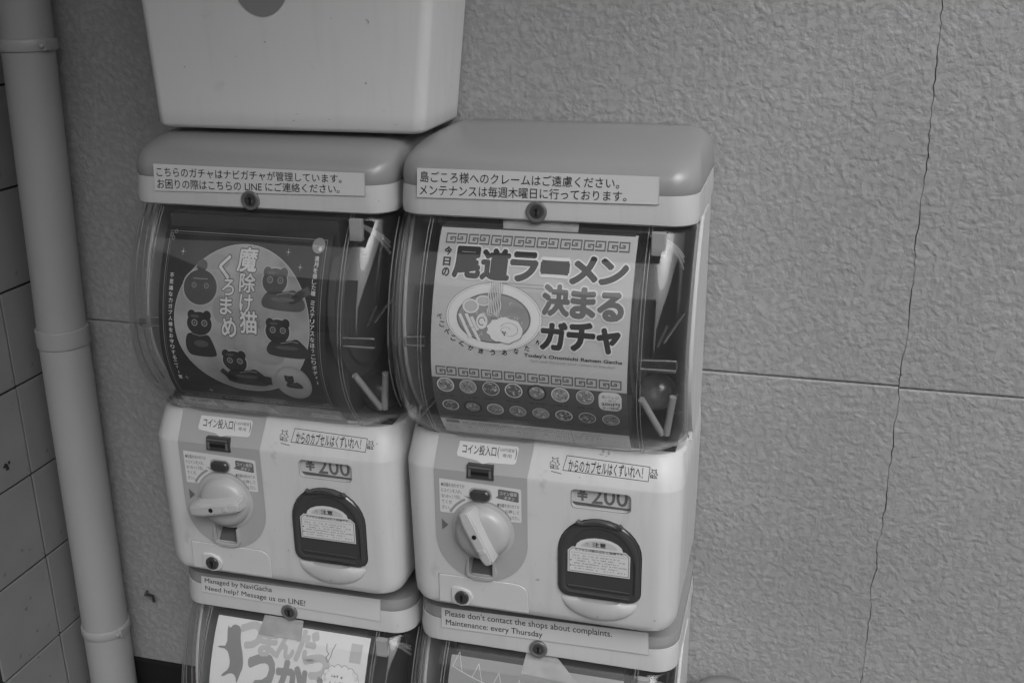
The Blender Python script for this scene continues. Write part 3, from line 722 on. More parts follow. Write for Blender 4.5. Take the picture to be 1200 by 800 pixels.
    from_bm('dome_rim', bm, M['clip'], t, 60)
    # moulded seams of the poster sleeve and hinge clips
    for x in (-.1085, .1065):
        for dx in (0, .0032):
            bm = bmesh.new(); tube(bm, [(x+dx, ydl(z)+.0030, z) for z in DL[::2]], .0005, 6); from_bm('sleeve_seam', bm, M['seam'], t, 60)
    for x0, x1 in ((.1060, .1420), (-.1300, -.1090)):
        y = -.350; bm = bmesh.new(); yo = 0 if x0 > 0 else .012; box(bm, x0, x1, -.3765+yo, -.3640+yo, -.1365, -.1262, .003); from_bm('hinge_clip', bm, M['capsule'], t, 40)
        bm = bmesh.new(); tube(bm, [(x0+.002, -.371+yo, -.1272), (x1-.001, -.368+yo, -.1268)], .0009, 6); tube(bm, [(x0+.002, -.371+yo, -.1358), (x1-.001, -.368+yo, -.1362)], .0009, 6); from_bm('clip_edge', bm, M['clip'], t, 60)
    # inner works seen through the right-hand bend: drum, ribs, prongs
    bm = bmesh.new(); n = 24
    for rr, x0, x1 in ((.075, .088, .096), (.062, .096, .100)):
        rowsA = []
        for x in (x0, x1):
            rowsA.append([bm.verts.new((x, -.285+rr*math.cos(2*PI*i/n), -.115+rr*1.1*math.sin(2*PI*i/n))) for i in range(n)])
        for i in range(n): bm.faces.new((rowsA[0][i], rowsA[0][(i+1) % n], rowsA[1][(i+1) % n], rowsA[1][i]))
        bm.faces.new(rowsA[1]); bm.faces.new(rowsA[0][::-1])
    bmesh.ops.recalc_face_normals(bm, faces=bm.faces[:]); from_bm('inner_wheel', bm, M['inner2'], t, 30)
    for pts in ([(.1060, -.343, -.178), (.1245, -.322, -.222)], [(.1350, -.330, -.178), (.1290, -.322, -.222)]):
        bm = bmesh.new(); tube(bm, pts, .0036, 8); from_bm('guide_prong', bm, M['prong'], t, 60)
    for rr in (.046, .054, .066):
        bm = bmesh.new(); tube(bm, [(.108+.030*math.sin(math.radians(a_)), -.290-.045*math.cos(math.radians(a_)), -.018-rr+rr*math.cos(math.radians(a_*.9))) for a_ in range(0, 80, 8)], .0016, 6); from_bm('curved_rib', bm, M['seam'], t, 60)
    for p_ in ([(.1180, -.330, -.128), (.1260, -.322, -.108)], [(.1230, -.322, -.126), (.1400, -.305, -.100)]):
        bm = bmesh.new(); tube(bm, p_, .0016, 6); from_bm('guide_pin', bm, M['dark'], t, 60)
    bm = bmesh.new(); box(bm, .1110, .1240, -.345, -.338, -.034, -.012, .001); from_bm('hinge_tab', bm, M['prong'], t)
    bm = bmesh.new(); box(bm, XL+.012, XR-.012, -.330, -.2250, -.2365, -.2320); from_bm('display_floor', bm, M['inner'], t)
    bm = bmesh.new()
    box(bm, -.095, .095, -.334, -.2250, -.2315, -.018); from_bm('display_liner', bm, M['inner'], t)
    return t

ROW = .4876
mUL = machine((0, 0, 0), 'upper left capsule machine with black cat poster under a white bin', math.radians(-12))
mUR = machine((.3, -.001, .0024), 'upper right capsule machine with pale ramen bowl poster', math.radians(64))
mLL = machine((0, 0, -ROW), 'lower left capsule machine with white poster of big soft letters', math.radians(0), False)
mLR = machine((.3, -.001, .0024-ROW), 'lower right capsule machine with grey poster of bunting', math.radians(20), False)

# ------------------------------------------------------------------ long white notices on the bands
def notice(parent, corners, lines, name='notice_sticker', qr=None, faded=None, bold=.004, tint='label'):
    g = quad_xf(*corners); D = Decal(s_band, (), g)
    D.rect(0, 1, 0, 1, 0, M[tint]); 
    D.rect(0, 1, 0, .022, 1, M['ink4']); D.rect(.997, 1, 0, 1, 1, M['ink4'])
    for s_, a, b, c, d in lines: D.text(s_, a, b, c, d, 2, M['ink'], bold)
    if faded: 
        for q in faded: D.fine(*q)
    return D.build(name, parent, .0004)
notice(mUL, ((-.1075, .0335), (.1270, .0325), (.1262, .0098), (-.1095, .0052)), [('こちらのガチャはナビガチャが管理しています。', .015, .895, .53, .90), ('お困りの際はこちらの LINE にご連絡ください。', .015, .885, .09, .46)])
notice(mUR, ((-.1180, .0375), (.1155, .0378), (.1155, .0120), (-.1195, .0087)), [('島ごころ様へのクレームはご遠慮ください。', .015, .842, .53, .90), ('メンテナンスは毎週木曜日に行っております。', .012, .872, .08, .45)])
notice(mLL, ((-.1115, .0320), (.1160, .0355), (.1145, .0060), (-.1135, .0100)), [('Managed by NaviGacha', .02, .405, .54, .90), ('Need help? Message us on LINE!', .022, .59, .08, .44)], faded=[(.78, .87, .72, .10, 1, M['ink4'], 5), (.82, .93, .42, .12, 1, M['ink4'], 6)], tint='label2')
notice(mLR, ((-.1110, .0352), (.1200, .0412), (.1210, .0135), (-.1115, .0095)), [('Please don’t contact the shops about complaints.', .02, .83, .52, .90), ('Maintenance: every Thursday', .022, .50, .08, .44)], tint='label2')

# ------------------------------------------------------------------ scuffs and residue
def scuffs(parent, surf, spots, name='scuff_mark', base=.0003, seed=1):
    rnd = random.Random(seed); D = Decal(surf, (-.270,))
    for x, z, r_, m in spots:
        for k in range(rnd.randint(2, 4)):
            cx, cz = x+rnd.uniform(-r_, r_)*.7, z+rnd.uniform(-r_, r_)*.7; q = r_*rnd.uniform(.25, .6)
            D.poly([(cx+q*rnd.uniform(.5, 1.2)*math.cos(2*PI*i/9), cz+q*rnd.uniform(.4, 1.1)*math.sin(2*PI*i/9)) for i in range(9)], k, M[m])
    D.build(name, parent, base)
scuffs(mUR, s_body, [(.0040, -.3880, .0028, 'ink3'), (.0670, -.2395, .0035, 'panel'), (.0740, -.2405, .0028, 'panel'), (.0480, -.2640, .0010, 'ink2'), (.1290, -.3700, .0009, 'ink4'), (.0980, -.3000, .0010, 'ink4'), (.128, -.4160, .0016, 'ink3')], seed=4)
scuffs(mUL, s_body, [(.0180, -.3900, .0014, 'ink3'), (.0180, -.4020, .0010, 'ink4'), (.0130, -.2830, .0010, 'ink4'), (.1290, -.2520, .0014, 'ink3'), (.1180, -.3300, .0008, 'ink3'), (.1340, -.3520, .0008, 'ink3'), (-.1180, -.3300, .0010, 'ink4')], seed=5)
scuffs(mUL, s_band, [(.1440-.004, .0060, .0012, 'ink3'), (.1370, .0000, .0010, 'ink4'), (-.1200, .0030, .0010, 'ink4')], seed=8, base=.0005)
scuffs(mLL, s_band, [(.1350, .0040, .0012, 'ink3'), (.1290, .0150, .0010, 'ink4')], seed=9, base=.0005)

# ------------------------------------------------------------------ posters
BRK = tuple(DL)
def poster(): return Decal(s_poster, BRK)
def key_pattern(D, x0, x1, z0, z1, m, pairs=8, lay=2):
    """Greek key: mirrored square spirals in pairs"""
    P = (x1-x0)/pairs; h = z1-z0; w_ = h*.165
    for k in range(pairs):
        a = x0+k*P; u_ = P*.39
        G = [(1, 1), (0, 1), (0, 0), (1, 0), (1, .60), (.46, .60), (.46, .36), (.68, .36)]
        D.line([(a+u_*x, z0+h*z) for x, z in G], w_, lay, m)
        D.line([(a+P*.49+u_*(1-x), z0+h*(1-z)) for x, z in G], w_, lay, m)

def soft(P, n=2):
    for _ in range(n):
        Q = []
        for i in range(len(P)):
            a, b = P[i], P[(i+1) % len(P)]; Q += [(a[0]*.75+b[0]*.25, a[1]*.75+b[1]*.25), (a[0]*.25+b[0]*.75, a[1]*.25+b[1]*.75)]
        P = Q
    return P
def cat_sit(D, cx, cz, s, lay, m, lit, mir=1):
    """plain seated cat silhouette, round head and two ears"""
    def T(P): return [(cx+mir*x*s, cz+z*s) for x, z in P]
    for dl, k, mm in ((0, 1.10, M['moon2']), (1, 1.0, m)):
        def E(x, z, rx, rz): D.poly([(cx+mir*(x*s)+rx*s*k*math.cos(2*PI*i/26), cz+z*s+rz*s*k*math.sin(2*PI*i/26)) for i in range(26)], lay+dl, mm)
        E(0, .28, .34, .29); E(-.21, .49, .11, .12); E(.21, .49, .11, .12)
    D.poly(soft(T([(-.38, -.05), (-.30, .05), (.22, .05), (.34, -.15), (.42, -.40), (.41, -.56), (-.20, -.56), (-.36, -.50), (-.42, -.28)])), lay+1, m)
    D.disc(cx+mir*-.12*s, cz+.46*s, .12*s, lay+1.6, M['cat2'], .04*s, 12); D.disc(cx+mir*.02*s, cz-.22*s, .20*s, lay+1.6, M['cat2'], .09*s, 14)
    for x in (-.13, .14):
        D.annulus(cx+mir*x*s, cz+.30*s, .055*s, .085*s, lay+2, lit, n=12); D.disc(cx+mir*x*s, cz+.30*s, .022*s, lay+2, lit, n=8)
    D.line(T([(-.20, .02), (.0, -.02), (.20, .02)]), .018*s, lay+2, lit)
def cat_lie(D, cx, cz, s, lay, m, lit, mir=1):
    def T(P): return [(cx+mir*x*s, cz+z*s) for x, z in P]
    for dl, k, mm in ((0, 1.10, M['moon2']), (1, 1.0, m)):
        def E(x, z, rx, rz): D.poly([(cx+mir*(x*s)+rx*s*k*math.cos(2*PI*i/26), cz+z*s+rz*s*k*math.sin(2*PI*i/26)) for i in range(26)], lay+dl, mm)
        E(-.18, .24, .31, .28); E(-.38, .43, .105, .115); E(.03, .43, .105, .115)
    D.poly(soft(T([(-.42, -.06), (-.30, .04), (.12, .02), (.30, .10), (.44, .0), (.62, -.18), (.60, -.36), (.30, -.40), (-.42, -.36), (-.50, -.22)])), lay+1, m)
    D.disc(cx-mir*.28*s, cz+.42*s, .11*s, lay+1.6, M['cat2' if m != M['cat2'] else 'print1'], .035*s, 12); D.disc(cx+mir*.05*s, cz-.14*s, .30*s, lay+1.6, M['cat2' if m != M['cat2'] else 'print1'], .05*s, 14)
    for x in (-.30, -.04):
        D.annulus(cx+mir*x*s, cz+.27*s, .05*s, .078*s, lay+2, lit, n=12); D.disc(cx+mir*x*s, cz+.27*s, .02*s, lay+2, lit, n=8)
    D.line(T([(-.1, -.04), (.18, .02), (.34, .0)]), .018*s, lay+2, lit)

# left poster: night sky, full moon, cats
D = poster()
D.rect(-.0945, .0930, -.2360, -.0290, 0, M['night'])
D.line([(-.0890, -.0335), (.0875, -.0345), (.0870, -.2075), (-.0895, -.2065), (-.0890, -.0335)], .0005, 1, M['ink3'])
D.line([(-.0870, -.0355), (.0850, -.0365), (.0850, -.2055), (-.0875, -.2045), (-.0870, -.0355)], .00035, 1, M['ink2'])
for x, z in ((-.087, -.037), (-.083, -.034), (-.085, -.040), (.083, -.205), (.079, -.206)): D.annulus(x, z, .0012, .0018, 2, M['ink3'], n=10)
MX, MZ, MR = .0000, -.1185, .0765
D.disc(MX, MZ, MR, 1, M['moon2'], n=72); D.disc(MX, MZ, MR-.0009, 2, M['moon'], n=72)
for x, z, a, b in ((-.030, -.060, .014, .007), (.030, -.150, .017, .010), (.045, -.110, .010, .014), (-.022, -.105, .010, .014), (.012, -.182, .02, .006)):
    D.disc(x, z, a, 3, M['ink3'], b)
for x, z in ((-.071, -.052), (.047, -.047), (-.073, -.185), (.062, -.060), (-.050, -.200)):
    D.line([(x-.0025, z), (x+.0025, z)], .0003, 3, M['ink4']); D.line([(x, z-.003), (x, z+.003)], .0003, 3, M['ink4']); D.disc(x, z, .0006, 4, M['white2'], n=8)
def title_char(ch, x, z, w_, h): 
    D.text(ch, x-w_/2, x+w_/2, z-h/2, z+h/2, 7, M['label'], .022, outline=.045, outm=M['print1'])
for ch, x, z, w_, h in (('魔', .0035, -.0560, .021, .022), ('除', .0060, -.0775, .017, .018), ('け', .0060, -.0970, .014, .017), ('猫', .0090, -.1160, .019, .022),
                        ('く', -.0210, -.0640, .012, .022), ('ろ', -.0150, -.0830, .013, .015), ('ま', -.0165, -.1010, .013, .017), ('め', -.0130, -.1225, .016, .020)): title_char(ch, x, z, w_, h)
D.text('ねこ', .0195, .0225, -.1215, -.1120, 5, M['ink2'])
# a round cat charm, then four cats
D.disc(-.0470, -.0850, .0205, 4, M['moon2'], .0185); D.disc(-.0470, -.0850, .0190, 5, M['cat2'], .0172); D.disc(-.0470, -.0640, .0062, 5, M['cat2'], .0058)
for x in (-.054, -.040): D.annulus(x, -.083, .0020, .0028, 6, M['print2'], n=12); D.disc(x, -.083, .0007, 6, M['print2'], n=8)
D.line([(-.055, -.0765), (-.039, -.0765)], .0008, 6, M['ink3'])
cat_lie(D, .0440, -.0850, .044, 4, M['cat2'], M['print2'])
D.line([(.056, -.092), (.066, -.085), (.072, -.082)], .0080, 5, M['cat2'])
cat_sit(D, -.0470, -.1330, .042, 4, M['cat'], M['print2'])
cat_lie(D, .0490, -.1330, .043, 4, M['cat'], M['print2'])
cat_lie(D, -.0020, -.1700, .044, 7, M['cat'], M['print2'])
D.line([(-.026, -.172), (-.020, -.178), (-.010, -.183)], .006, 8, M['cat']); D.line([(.014, -.178), (.024, -.179)], .010, 8, M['cat'])
D.disc(.0520, -.1790, .0205, 9, M['ink3']); D.disc(.0520, -.1790, .0180, 10, M['moon'])
cat_lie(D, .0520, -.1790, .017, 11, M['cat'], M['cat2'])
D.disc(.0790, -.0395, .0070, 4, M['ink3']); D.disc(.0812, -.0425, .0020, 5, M['white2'], n=12); D.text('by-me', .0735, .0845, -.0412, -.0385, 6, M['white2'])
D.vtext('満月を宿した瞳', .0790, -.0490, .0046, .0053, 4, M['white2'], .01)
D.vtext('ミステリアスなほっこりボディー', .0790, -.0900, .0046, .0060, 4, M['white2'], .01, .00005)
D.vtext('不思議な力ガプ人様をお守りするニャー！', -.0805, -.0730, .0044, .0061, 4, M['white2'], .01)
D.fine(-.088, .088, -.2100, .0014, 3, M['ink4'], 2, .9); D.fine(-.035, .07, -.2125, .0010, 3, M['ink3'], 4)
D.rect(-.0945, .0930, -.2360, -.2145, 2, M['print2'])
D.rect(-.0900, -.0560, -.2270, -.2170, 3, M['ink4']); D.text('1回 200円', -.0880, -.0600, -.2215, -.2180, 4, M['ink'], .02); D.fine(-.088, -.058, -.2247, .0018, 4, M['ink2'], 3); D.fine(-.088, -.045, -.2320, .002, 4, M['ink4'], 8)
D.poly([(-.0480, -.2155), (.0080, -.2160), (.0160, -.2300), (-.0420, -.2290)], 4, M['ink4'])
for i in range(4): D.fine(-.040, .008, -.2180-.0028*i, .0014, 5, M['ink3'], 20+i)
D.fine(.018, .055, -.2230, .004, 4, M['ink3'], 31); D.fine(.018, .055, -.2290, .003, 4, M['ink2'], 32)
D.rrect(.0560, .0890, -.2300, -.2225, .001, 4, M['ink4']); D.fine(.058, .087, -.2263, .004, 5, M['print2'], 12)
D.text('CE', .0735, .0800, -.2205, -.2172, 4, M['ink4'])
D.build('poster', mUL)['label'] = 'night sky poster with full moon and black cats'

# right poster: ramen
D = poster()
X0, X1 = -.0950, .0975
D.rect(X0, X1, -.2330, -.0185, 0, M['pale'])
key_pattern(D, -.0880, .0930, -.0318, -.0245, M['print1'], 8)
key_pattern(D, -.0900, .0945, -.1545, -.1465, M['print1'], 8)
def big(ch, x, z, w_, h, m='ink', b=.055):
    D.text(ch, x-w_/2, x+w_/2, z-h/2, z+h/2, 8, M[m], b, outline=.045, outm=M['white2'])
for ch, x, z, w_, h in (('尾', -.0640, -.0480, .0255, .0250), ('道', -.0355, -.0485, .0265, .0250), ('ラ', -.0075, -.0490, .0245, .0230), ('ー', .0225, -.0480, .0250, .0060), ('メ', .0505, -.0490, .0240, .0220), ('ン', .0785, -.0490, .0245, .0200),
                        ('ガ', .0265, -.1080, .0235, .0240), ('チ', .0525, -.1070, .0245, .0240), ('ャ', .0785, -.1090, .0200, .0210)): big(ch, x, z, w_, h)
for ch, x, z, w_, h in (('決', .0265, -.0760, .0245, .0255), ('ま', .0525, -.0770, .0215, .0250), ('る', .0785, -.0785, .0225, .0230)): big(ch, x, z, w_, h, 'ink2')
for i, ch in enumerate('今日の'): D.text(ch, -.0880, -.0812, -.0425-.0092*i, -.0355-.0092*i, 3, M['ink'], .05)
# chopsticks, bowl, noodles
D.line([(-.040, -.0640), (.020, -.0640)], .0008, 3, M['ink3']); D.line([(-.040, -.0665), (.020, -.0672)], .0008, 3, M['ink3'])
BX, BZ = -.0330, -.0955
D.disc(BX, BZ, .0478, 3, M['print2'], .0315, 48); D.disc(BX, BZ, .0472, 4, M['white2'], .0308, 48); D.annulus(BX, BZ, .0452, .0456, 5, M['ink3'], .652, 48)
D.disc(BX, BZ-.0005, .0368, 5, M['ink3'], .0232, 40); D.disc(BX, BZ-.0005, .0362, 6, M['print1'], .0226, 40); D.disc(BX, BZ-.0005, .0352, 7, M['ink3'], .0218, 40)
rnd = random.Random(5)
for i in range(70):
    a = rnd.uniform(0, 2*PI); q = math.sqrt(rnd.random())*.9; x = BX+.034*q*math.cos(a); z = BZ+.0205*q*math.sin(a)
    D.annulus(x, z, .0016, .0020, 8, M['print2' if i % 2 else 'white2'], .7, 8, rnd.uniform(0, 180), rnd.uniform(200, 330))
for k in range(6):
    D.annulus(BX+.019, BZ+.002, .0060+.0018*k, .0066+.0018*k, 8, M['print2'], .62, 16, -50, 110)
for x, z, a, b in ((-.0560, -.0860, .0088, .0070), (-.0440, -.0805, .0080, .0052)):
    D.disc(x, z, a, 9, M['print2'], b); D.disc(x, z, a-.0005, 10, M['white2'], b-.0005); D.disc(x, z, a*.70, 11, M['print2'], b*.68); D.disc(x, z, a*.66, 12, M['ink4'], b*.64)
P = [(-.0310+.0185*math.cos(2*PI*i/24)*(1+.06*math.sin(3*i)), -.1060+.0125*math.sin(2*PI*i/24)*(1+.08*math.cos(2*i))) for i in range(24)]
P = [(x+.010, z) for x, z in P]; D.poly([(x*1.0-.0, z) for x, z in P], 11, M['print2']); cxp_ = -.0210; D.poly([(cxp_+(x-cxp_)*.95, -.106+(z+.106)*.94) for x, z in P], 12, M['white2'])
D.annulus(-.0170, -.1050, .0085, .0090, 13, M['print2'], .7, 20, -100, 160); D.annulus(-.0200, -.1060, .0045, .0049, 13, M['ink3'], .7, 16, 20, 300)
D.disc(-.0440, -.0990, .0062, 13, M['print2'], .0078, 16); D.disc(-.0440, -.0990, .0057, 14, M['white2'], .0073, 16); D.annulus(-.0440, -.0990, .0028, .0036, 15, M['ink2'], 1.1, 16, 0, 300)
for i, (x, z) in enumerate(((-.0640, -.0990), (-.0575, -.0985), (-.0520, -.1010), (-.0590, -.1080), (-.0500, -.1110))):
    D.poly([(x-.004, z+.005), (x-.001, z+.0062), (x+.0062, z-.0060), (x+.003, z-.0072)], 12+i % 2, M['white2']); D.line([(x-.001, z+.0062), (x+.0062, z-.0060)], .0004, 14, M['print2'])
for i in range(7):
    x = -.0385+.0019*i; D.line([(x+.0008*math.sin(k*1.1+i), -.0640-.0027*k) for k in range(11)], .0011, 15, M['white2']); D.line([(x+.0009+.0008*math.sin(k*1.1+i), -.0640-.0027*k) for k in range(11)], .0004, 16, M['print2'])
for i in range(16): a = rnd.uniform(-.044, -.026); zz = rnd.uniform(-.0945, -.0895); D.line([(a, zz), (a+.003, zz-.0015)], .0006, 16, M['ink4' if i % 2 else 'white2'])
for i, (dx, dz) in enumerate(((0, 0), (.0013, .001), (.0006, -.0016), (-.0012, .0012))): D.disc(-.0215+dx, -.1085+dz, .0008, 16, M['print1'], n=7)
# handwriting that curls below the bowl
for i, ch in enumerate('ぺこぺこくか迷うあなた〜'):
    a = math.radians(180+12+i*11.2) if i < 11 else math.radians(180+12+i*11.4)
    x = BX-.001+.0545*math.cos(a)+(.006 if i > 6 else 0)*(i-6)/5; z = BZ+.004+.0385*math.sin(a)+.002
    D.text(ch, x-.0024, x+.0024, z-.0025, z+.0025, 4, M['ink'], .02, rot=math.radians(-6))
D.text("Today's Onomichi Ramen Gacha", -.0015, .0925, -.1305, -.1262, 4, M['ink'], .022)
D.text('Spin and discover your ramen of the day!', .0050, .0860, -.1348, -.1315, 4, M['ink3'])
D.rect(X0, X1, -.2105, -.1580, 2, M['brown'])
DX = [-.0815, -.0585, -.0352, -.0125, .0105, .0335, .0575]; rnd = random.Random(11)
def dish(x, z, a, b, k):
    rim = ['white2', 'ink4', 'ink4', 'white2', 'ink', 'white2', 'ink4', 'ink4'][k % 8]
    D.disc(x, z, a, 3, M['ink'], b); D.disc(x, z, a*.93, 4, M[rim], b*.93); D.disc(x, z, a*.80, 5, M[['print2', 'ink3', 'print1', 'print1', 'print2', 'ink3'][k % 6]], b*.80)
    for i in range(30):
        an = rnd.uniform(0, 2*PI); q = rnd.random()**.5*.66
        xx = x+a*q*math.cos(an); zz = z+b*q*math.sin(an); r_ = a*rnd.uniform(.05, .15)
        D.disc(xx, zz, r_, 6+i % 4, M[rnd.choice(['white2', 'ink4', 'ink3', 'print1', 'ink2', 'ink4'])], r_*rnd.uniform(.4, .9), 7)
for k, x in enumerate(DX):
    dish(x, -.1660, .0096, .0088, k); D.fine(x-.008, x+.008, -.1785, .0022, 3, M['ink'], 40+k)
for k in range(8):
    x = -.0795+.0230*k; dish(x, -.1905, .0094, .0074, k+3); D.fine(x-.008, x+.008, -.2018, .0020, 3, M['ink'], 60+k)
D.rrect(.0705, .0925, -.1790, -.1585, .006, 3, M['white2']); D.text('缶バッジ', .0735, .0900, -.1655, -.1620, 4, M['print2'], .01); D.text('+ 被り', .0760, .0870, -.1688, -.1664, 4, M['print2']); D.text('200円', .0730, .0905, -.1735, -.1698, 4, M['print1'], .03); D.text('全15種類', .0735, .0900, -.1775, -.1745, 4, M['print2'], .01)
D.rect(X0, X1, -.2330, -.2105, 2, M['paper']); D.rect(-.0900, -.0760, -.2165, -.2120, 3, M['print2']); D.fine(-.089, -.077, -.2215, .002, 3, M['ink3'], 3); D.fine(-.089, -.077, -.2250, .002, 3, M['ink3'], 4)
D.line([(-.0730, -.2160), (.0400, -.2165)], .0004, 3, M['ink2']); D.line([(.0400, -.2110), (.0400, -.2325)], .0005, 3, M['ink2'])
for i in range(46): D.line([(-.072+.0024*i, -.2172), (-.072+.0024*i, -.2280 if i % 7 else -.2245)], .0003, 3, M['ink3'])
D.fine(-.072, .038, -.2138, .0016, 3, M['ink2'], 9, .8); D.fine(-.070, .03, -.2220, .0016, 4, M['ink2'], 10, .3)
for i in range(4): D.fine(.0425, .070 if i != 3 else .062, -.2140-.0030*i, .0014, 3, M['ink2'], 70+i)
D.build('poster', mUR)['label'] = 'pale ramen poster with big black lettering'

# tape tabs above the posters
D = poster(); D.poly([(-.035, -.0100), (.040, -.0110), (.040, -.0187), (-.033, -.0184)], 1, M['tape']); D.build('tape_tab', mUR, .0006)
D = poster(); D.poly([(-.0350, -.0120), (.0150, -.0120), (.0170, -.0300), (-.0380, -.0300)], 22, M['tape']); D.build('tape_tab', mLL)
D = poster(); D.poly([(-.0150, -.0110), (.0200, -.0110), (.0480, -.0310), (-.0180, -.0290)], 22, M['tape']); D.build('tape_tab', mLR)

# lower left poster: big soft letters, leaping cat, cloud
D = poster(); D.rect(-.0945, .1010, -.2300, -.0195, 0, M['white2'])
for ch, x, z, w_, h in (('つ', -.0480, -.0335, .027, .023), ('ま', -.0240, -.0385, .021, .024), ('ん', -.0020, -.0390, .022, .022), ('だ', .0240, -.0360, .026, .028), ('っ', .0390, -.0540, .030, .022),
                        ('つ', -.0290, -.0680, .032, .034), ('か', .0080, -.0700, .032, .034), ('い', .0380, -.0760, .026, .030)):
    D.text(ch, x-w_/2, x+w_/2, z-h/2, z+h/2, 3, M['ink4' if z > -.06 else 'ink3'], .06)
D.poly(soft([(-.0800, -.0260), (-.0760, -.0300), (-.0720, -.0250), (-.0620, -.0270), (-.0600, -.0400), (-.0540, -.0540), (-.0520, -.0660), (-.0560, -.0760), (-.0590, -.0860), (-.0610, -.0760), (-.0680, -.0740), (-.0780, -.0800), (-.0800, -.0780), (-.0700, -.0700), (-.0700, -.0600), (-.0760, -.0500), (-.0880, -.0500), (-.0870, -.0480), (-.0760, -.0470)], 1), 4, M['print2'])
for i in range(14):
    a = 2*PI*i/14; D.disc(.0710+.0185*math.cos(a), -.0620+.0100*math.sin(a), .0050, 4, M['print2'], n=14)
    D.disc(.0710+.0185*math.cos(a), -.0620+.0100*math.sin(a), .0045, 5, M['paper'], n=14)
D.disc(.0710, -.0620, .0185, 6, M['paper'], .0110); D.fine(.060, .083, -.0595, .0035, 7, M['ink3'], 3); D.fine(.058, .086, -.0660, .0035, 7, M['ink3'], 4)
D.line([(.0490, -.0300), (.0500, -.0360), (.0530, -.0390), (.0500, -.0430), (.0530, -.0470), (.0560, -.0410), (.0570, -.0350), (.0600, -.0290)], .0009, 4, M['print2'])
D.rect(.0790, .0930, -.0440, -.0260, 2, M['ink4'])
for i in range(5): D.line([(.040+.006*i, -.0760-.002*i), (.046+.006*i, -.0840-.002*i)], .0022, 4, M['ink4'])
D.build('poster', mLL)['label'] = 'white poster with big soft grey letters'
# lower right poster: grey with pennants
D = poster(); D.rect(-.1000, .0960, -.2300, -.0230, 0, M['ink3'])
pr = [(-.0970+.012*i, -.0500+.0009*(i-8)**2*.3) for i in range(17)]
D.line(pr, .0006, 2, M['white2'])
for i in range(0, 16, 2):
    a, b = pr[i], pr[i+1]; D.line([a, ((a[0]+b[0])/2, a[1]+.013), b, a], .0005, 3, M['white2'])
D.rect(-.0620, -.0450, -.0500, -.0450, 3, M['white2'])
D.build('poster', mLR)['label'] = 'grey poster with a string of white pennants'

# loose capsules visible behind the right-hand bends
def capsule(loc, r_, label, m2):
    t = thing('toy_capsule', label, 'toy capsule', loc, 'toy capsules inside the displays')
    for nm, s_, mm in (('clear_half', 1, M['capsule']), ('coloured_half', -1, m2)):
        bm = bmesh.new(); rows = []
        for j in range(8):
            a = PI/2*j/8; rows.append([bm.verts.new((r_*math.cos(a)*math.cos(2*PI*i/24), r_*math.cos(a)*math.sin(2*PI*i/24), s_*r_*math.sin(a))) for i in range(24)])
        top = bm.verts.new((0, 0, s_*r_))
        for a_, b_ in zip(rows, rows[1:]):
            for i in range(24): bm.faces.new((a_[i], a_[(i+1) % 24], b_[(i+1) % 24], b_[i]))
        for i in range(24): bm.faces.new((rows[-1][i], rows[-1][(i+1) % 24], top))
        bmesh.ops.recalc_face_normals(bm, faces=bm.faces[:]); from_bm(nm, bm, mm, t, 60)
    return t
c = capsule((.118, -.300, -.212), .0215, 'dark capsule behind the prongs in the cat poster machine', M['dark']); c.rotation_euler = (.5, .4, 0)
c = capsule((.418, -.314, -.178), .0185, 'clear capsule at the bend of the ramen poster machine, nearest the poster', M['inner2']); c.rotation_euler = (1.2, .3, .2)
c = capsule((.4325, -.283, -.196), .0165, 'clear capsule at the outer bend of the ramen poster machine', M['inner2']); c.rotation_euler = (.3, 1.3, .2)

# ------------------------------------------------------------------ white bin on top of the left machine
bt = thing('capsule_bin', 'white plastic bin with a dark oval mark on top of the left machine', 'bin', (0, -.22, .0625))
bm = bmesh.new(); lv = []
for z, k in ((0, .006), (.0015, .0022), (.005, 0), (.02, 0), (.13, 0), (.30, 0)):
    g = z*.125*.5
    lv.append((z, -.1325-.030*z+k, .1695+.110*z-k, -.063-.02*z+k, .0525-k*.3, .0125 if z else .010, .006))
loft(bm, lv, 8); from_bm('bin_shell', bm, M['bin'], bt, 40)
D = Decal(lambda x, z, h: (x, -.0635-.02*z-h-.0004, z))
P = []
for i in range(40):
    a = 2*PI*i/40; s_, c_ = math.sin(a), math.cos(a); P.append((.0060+.0320*c_*(1 if s_ > 0 else (1-.10*abs(s_))), .1490+(.035 if s_ > 0 else .0350)*(s_ if s_ > 0 else -abs(s_)**.92)))
D.poly(P, 0, M['print2']); D.build('oval_mark', bt)

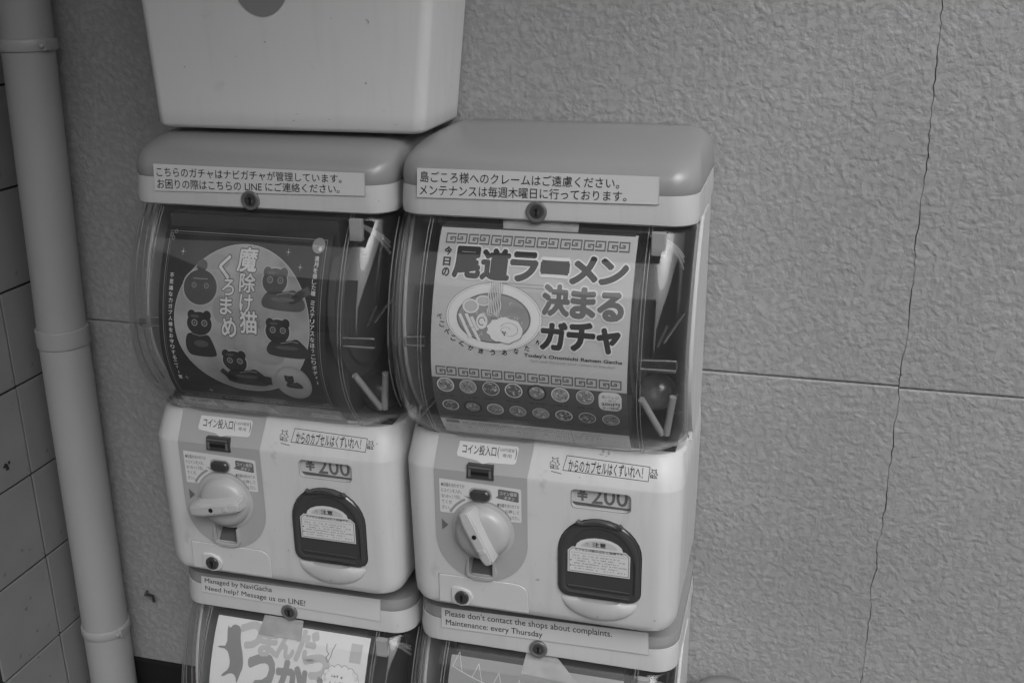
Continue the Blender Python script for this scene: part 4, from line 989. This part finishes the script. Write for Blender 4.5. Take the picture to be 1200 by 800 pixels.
scuffs(bt, lambda x, z, h: (x, -.0635-.02*z-h, z), [(.1180, .1100, .0022, 'panel'), (-.0280, .0750, .0010, 'ink4'), (-.0280, .0780, .0008, 'ink4'), (.0700, .0130, .0014, 'ink3'), (.0300, .0110, .0012, 'panel'), (.1420, .0110, .0012, 'panel'), (.0800, .1130, .0009, 'panel'), (.0350, .0180, .0012, 'pale'), (.1300, .0230, .0014, 'pale')], seed=6, base=.0005)
rnd = random.Random(12); D = Decal(lambda y, z, h: (h, y+.26, z+1.2))
for y, z, r_ in ((-.283, -.372, .0052), (-.276, -.368, .0035), (-.300, -.350, .002), (-.295, -.575, .0028), (-.285, -.565, .0022), (-.320, -.700, .0020), (-.316, -.69, .003), (-.275, -.695, .0018), (-.305, -.64, .0014), (-.262, -.622, .0012), (-.27, -.50, .0012), (-.215, -.45, .001), (-.262, -.19, .0012), (-.258, -.185, .0012), (-.25, -.175, .001), (-.29, -.655, .0018)):
    for k in range(3): 
        cy, cz = y+rnd.uniform(-r_, r_)*.6, z+rnd.uniform(-r_, r_)*.6
        D.poly([(cy+r_*rnd.uniform(.3, .9)*math.cos(2*PI*i/8), cz+r_*rnd.uniform(.3, .9)*math.sin(2*PI*i/8)) for i in range(8)], k, M['ink' if r_ > .003 else 'ink2'])
D.build('glaze_chips', tw, .0006)['kind'] = 'stuff'

# small grey bucket at the bottom edge
bk = thing('bucket', 'rounded grey bucket at the bottom edge right of the machines', 'bucket', (.497, -.214, -1.2075))
bm = bmesh.new(); lathe(bm, [(.034, 0), (.036, .01), (.038, .55), (.041, .585), (.040, .600), (.034, .610), (.02, .614), (.003, .615)], (0, 0, 0), 'z', 40)
from_bm('bucket_body', bm, M['bucket'], bk, 50)
bm = bmesh.new(); lathe(bm, [(.0425, .560), (.0425, .568), (.040, .570)], (0, 0, 0), 'z', 40); from_bm('bucket_rim', bm, M['bucket'], bk, 50)

# ------------------------------------------------------------------ the street side, out of frame, with blocks added to shape light
bm = bmesh.new(); box(bm, -4, .75, -1.35, YW, 1.0, 1.06); tag(from_bm('awning', bm, M['soffit']), 'grey awning above the machines, over the top of the frame', 'awning')
bm = bmesh.new(); box(bm, -1.3, -.66, -1.5, -.42, -1.2, .45, .01); tag(from_bm('left_sky_blocker', bm, M['soffit']), 'tall dark cabinet added out of frame left of the tiled pier to cut sky light', 'blocker')  # unseen block, added to keep sky light off the left side
rb = thing('right_sky_blocker', 'low grey mass added out of frame on the right to narrow the sky reflection', 'building', (4.2, -4, -1.2))  # unseen mass, added to cut the reflected sky down to a slit
bm = bmesh.new(); box(bm, 0, 5, -5, 3.0, 0, 3.3); from_bm('facade', bm, M['facade'], rb)
fb = thing('shop_building', 'grey building across the street behind the camera', 'building', (0, -9, -1.2))
bm = bmesh.new(); box(bm, -9, 3.5, -4, 0, 0, 6.0); from_bm('facade', bm, M['facade'], fb)
for i in range(6):
    bm = bmesh.new(); box(bm, -8+2*i, -6.8+2*i, -.02, .05, .9, 2.6); from_bm('window', bm, M['win'], fb)
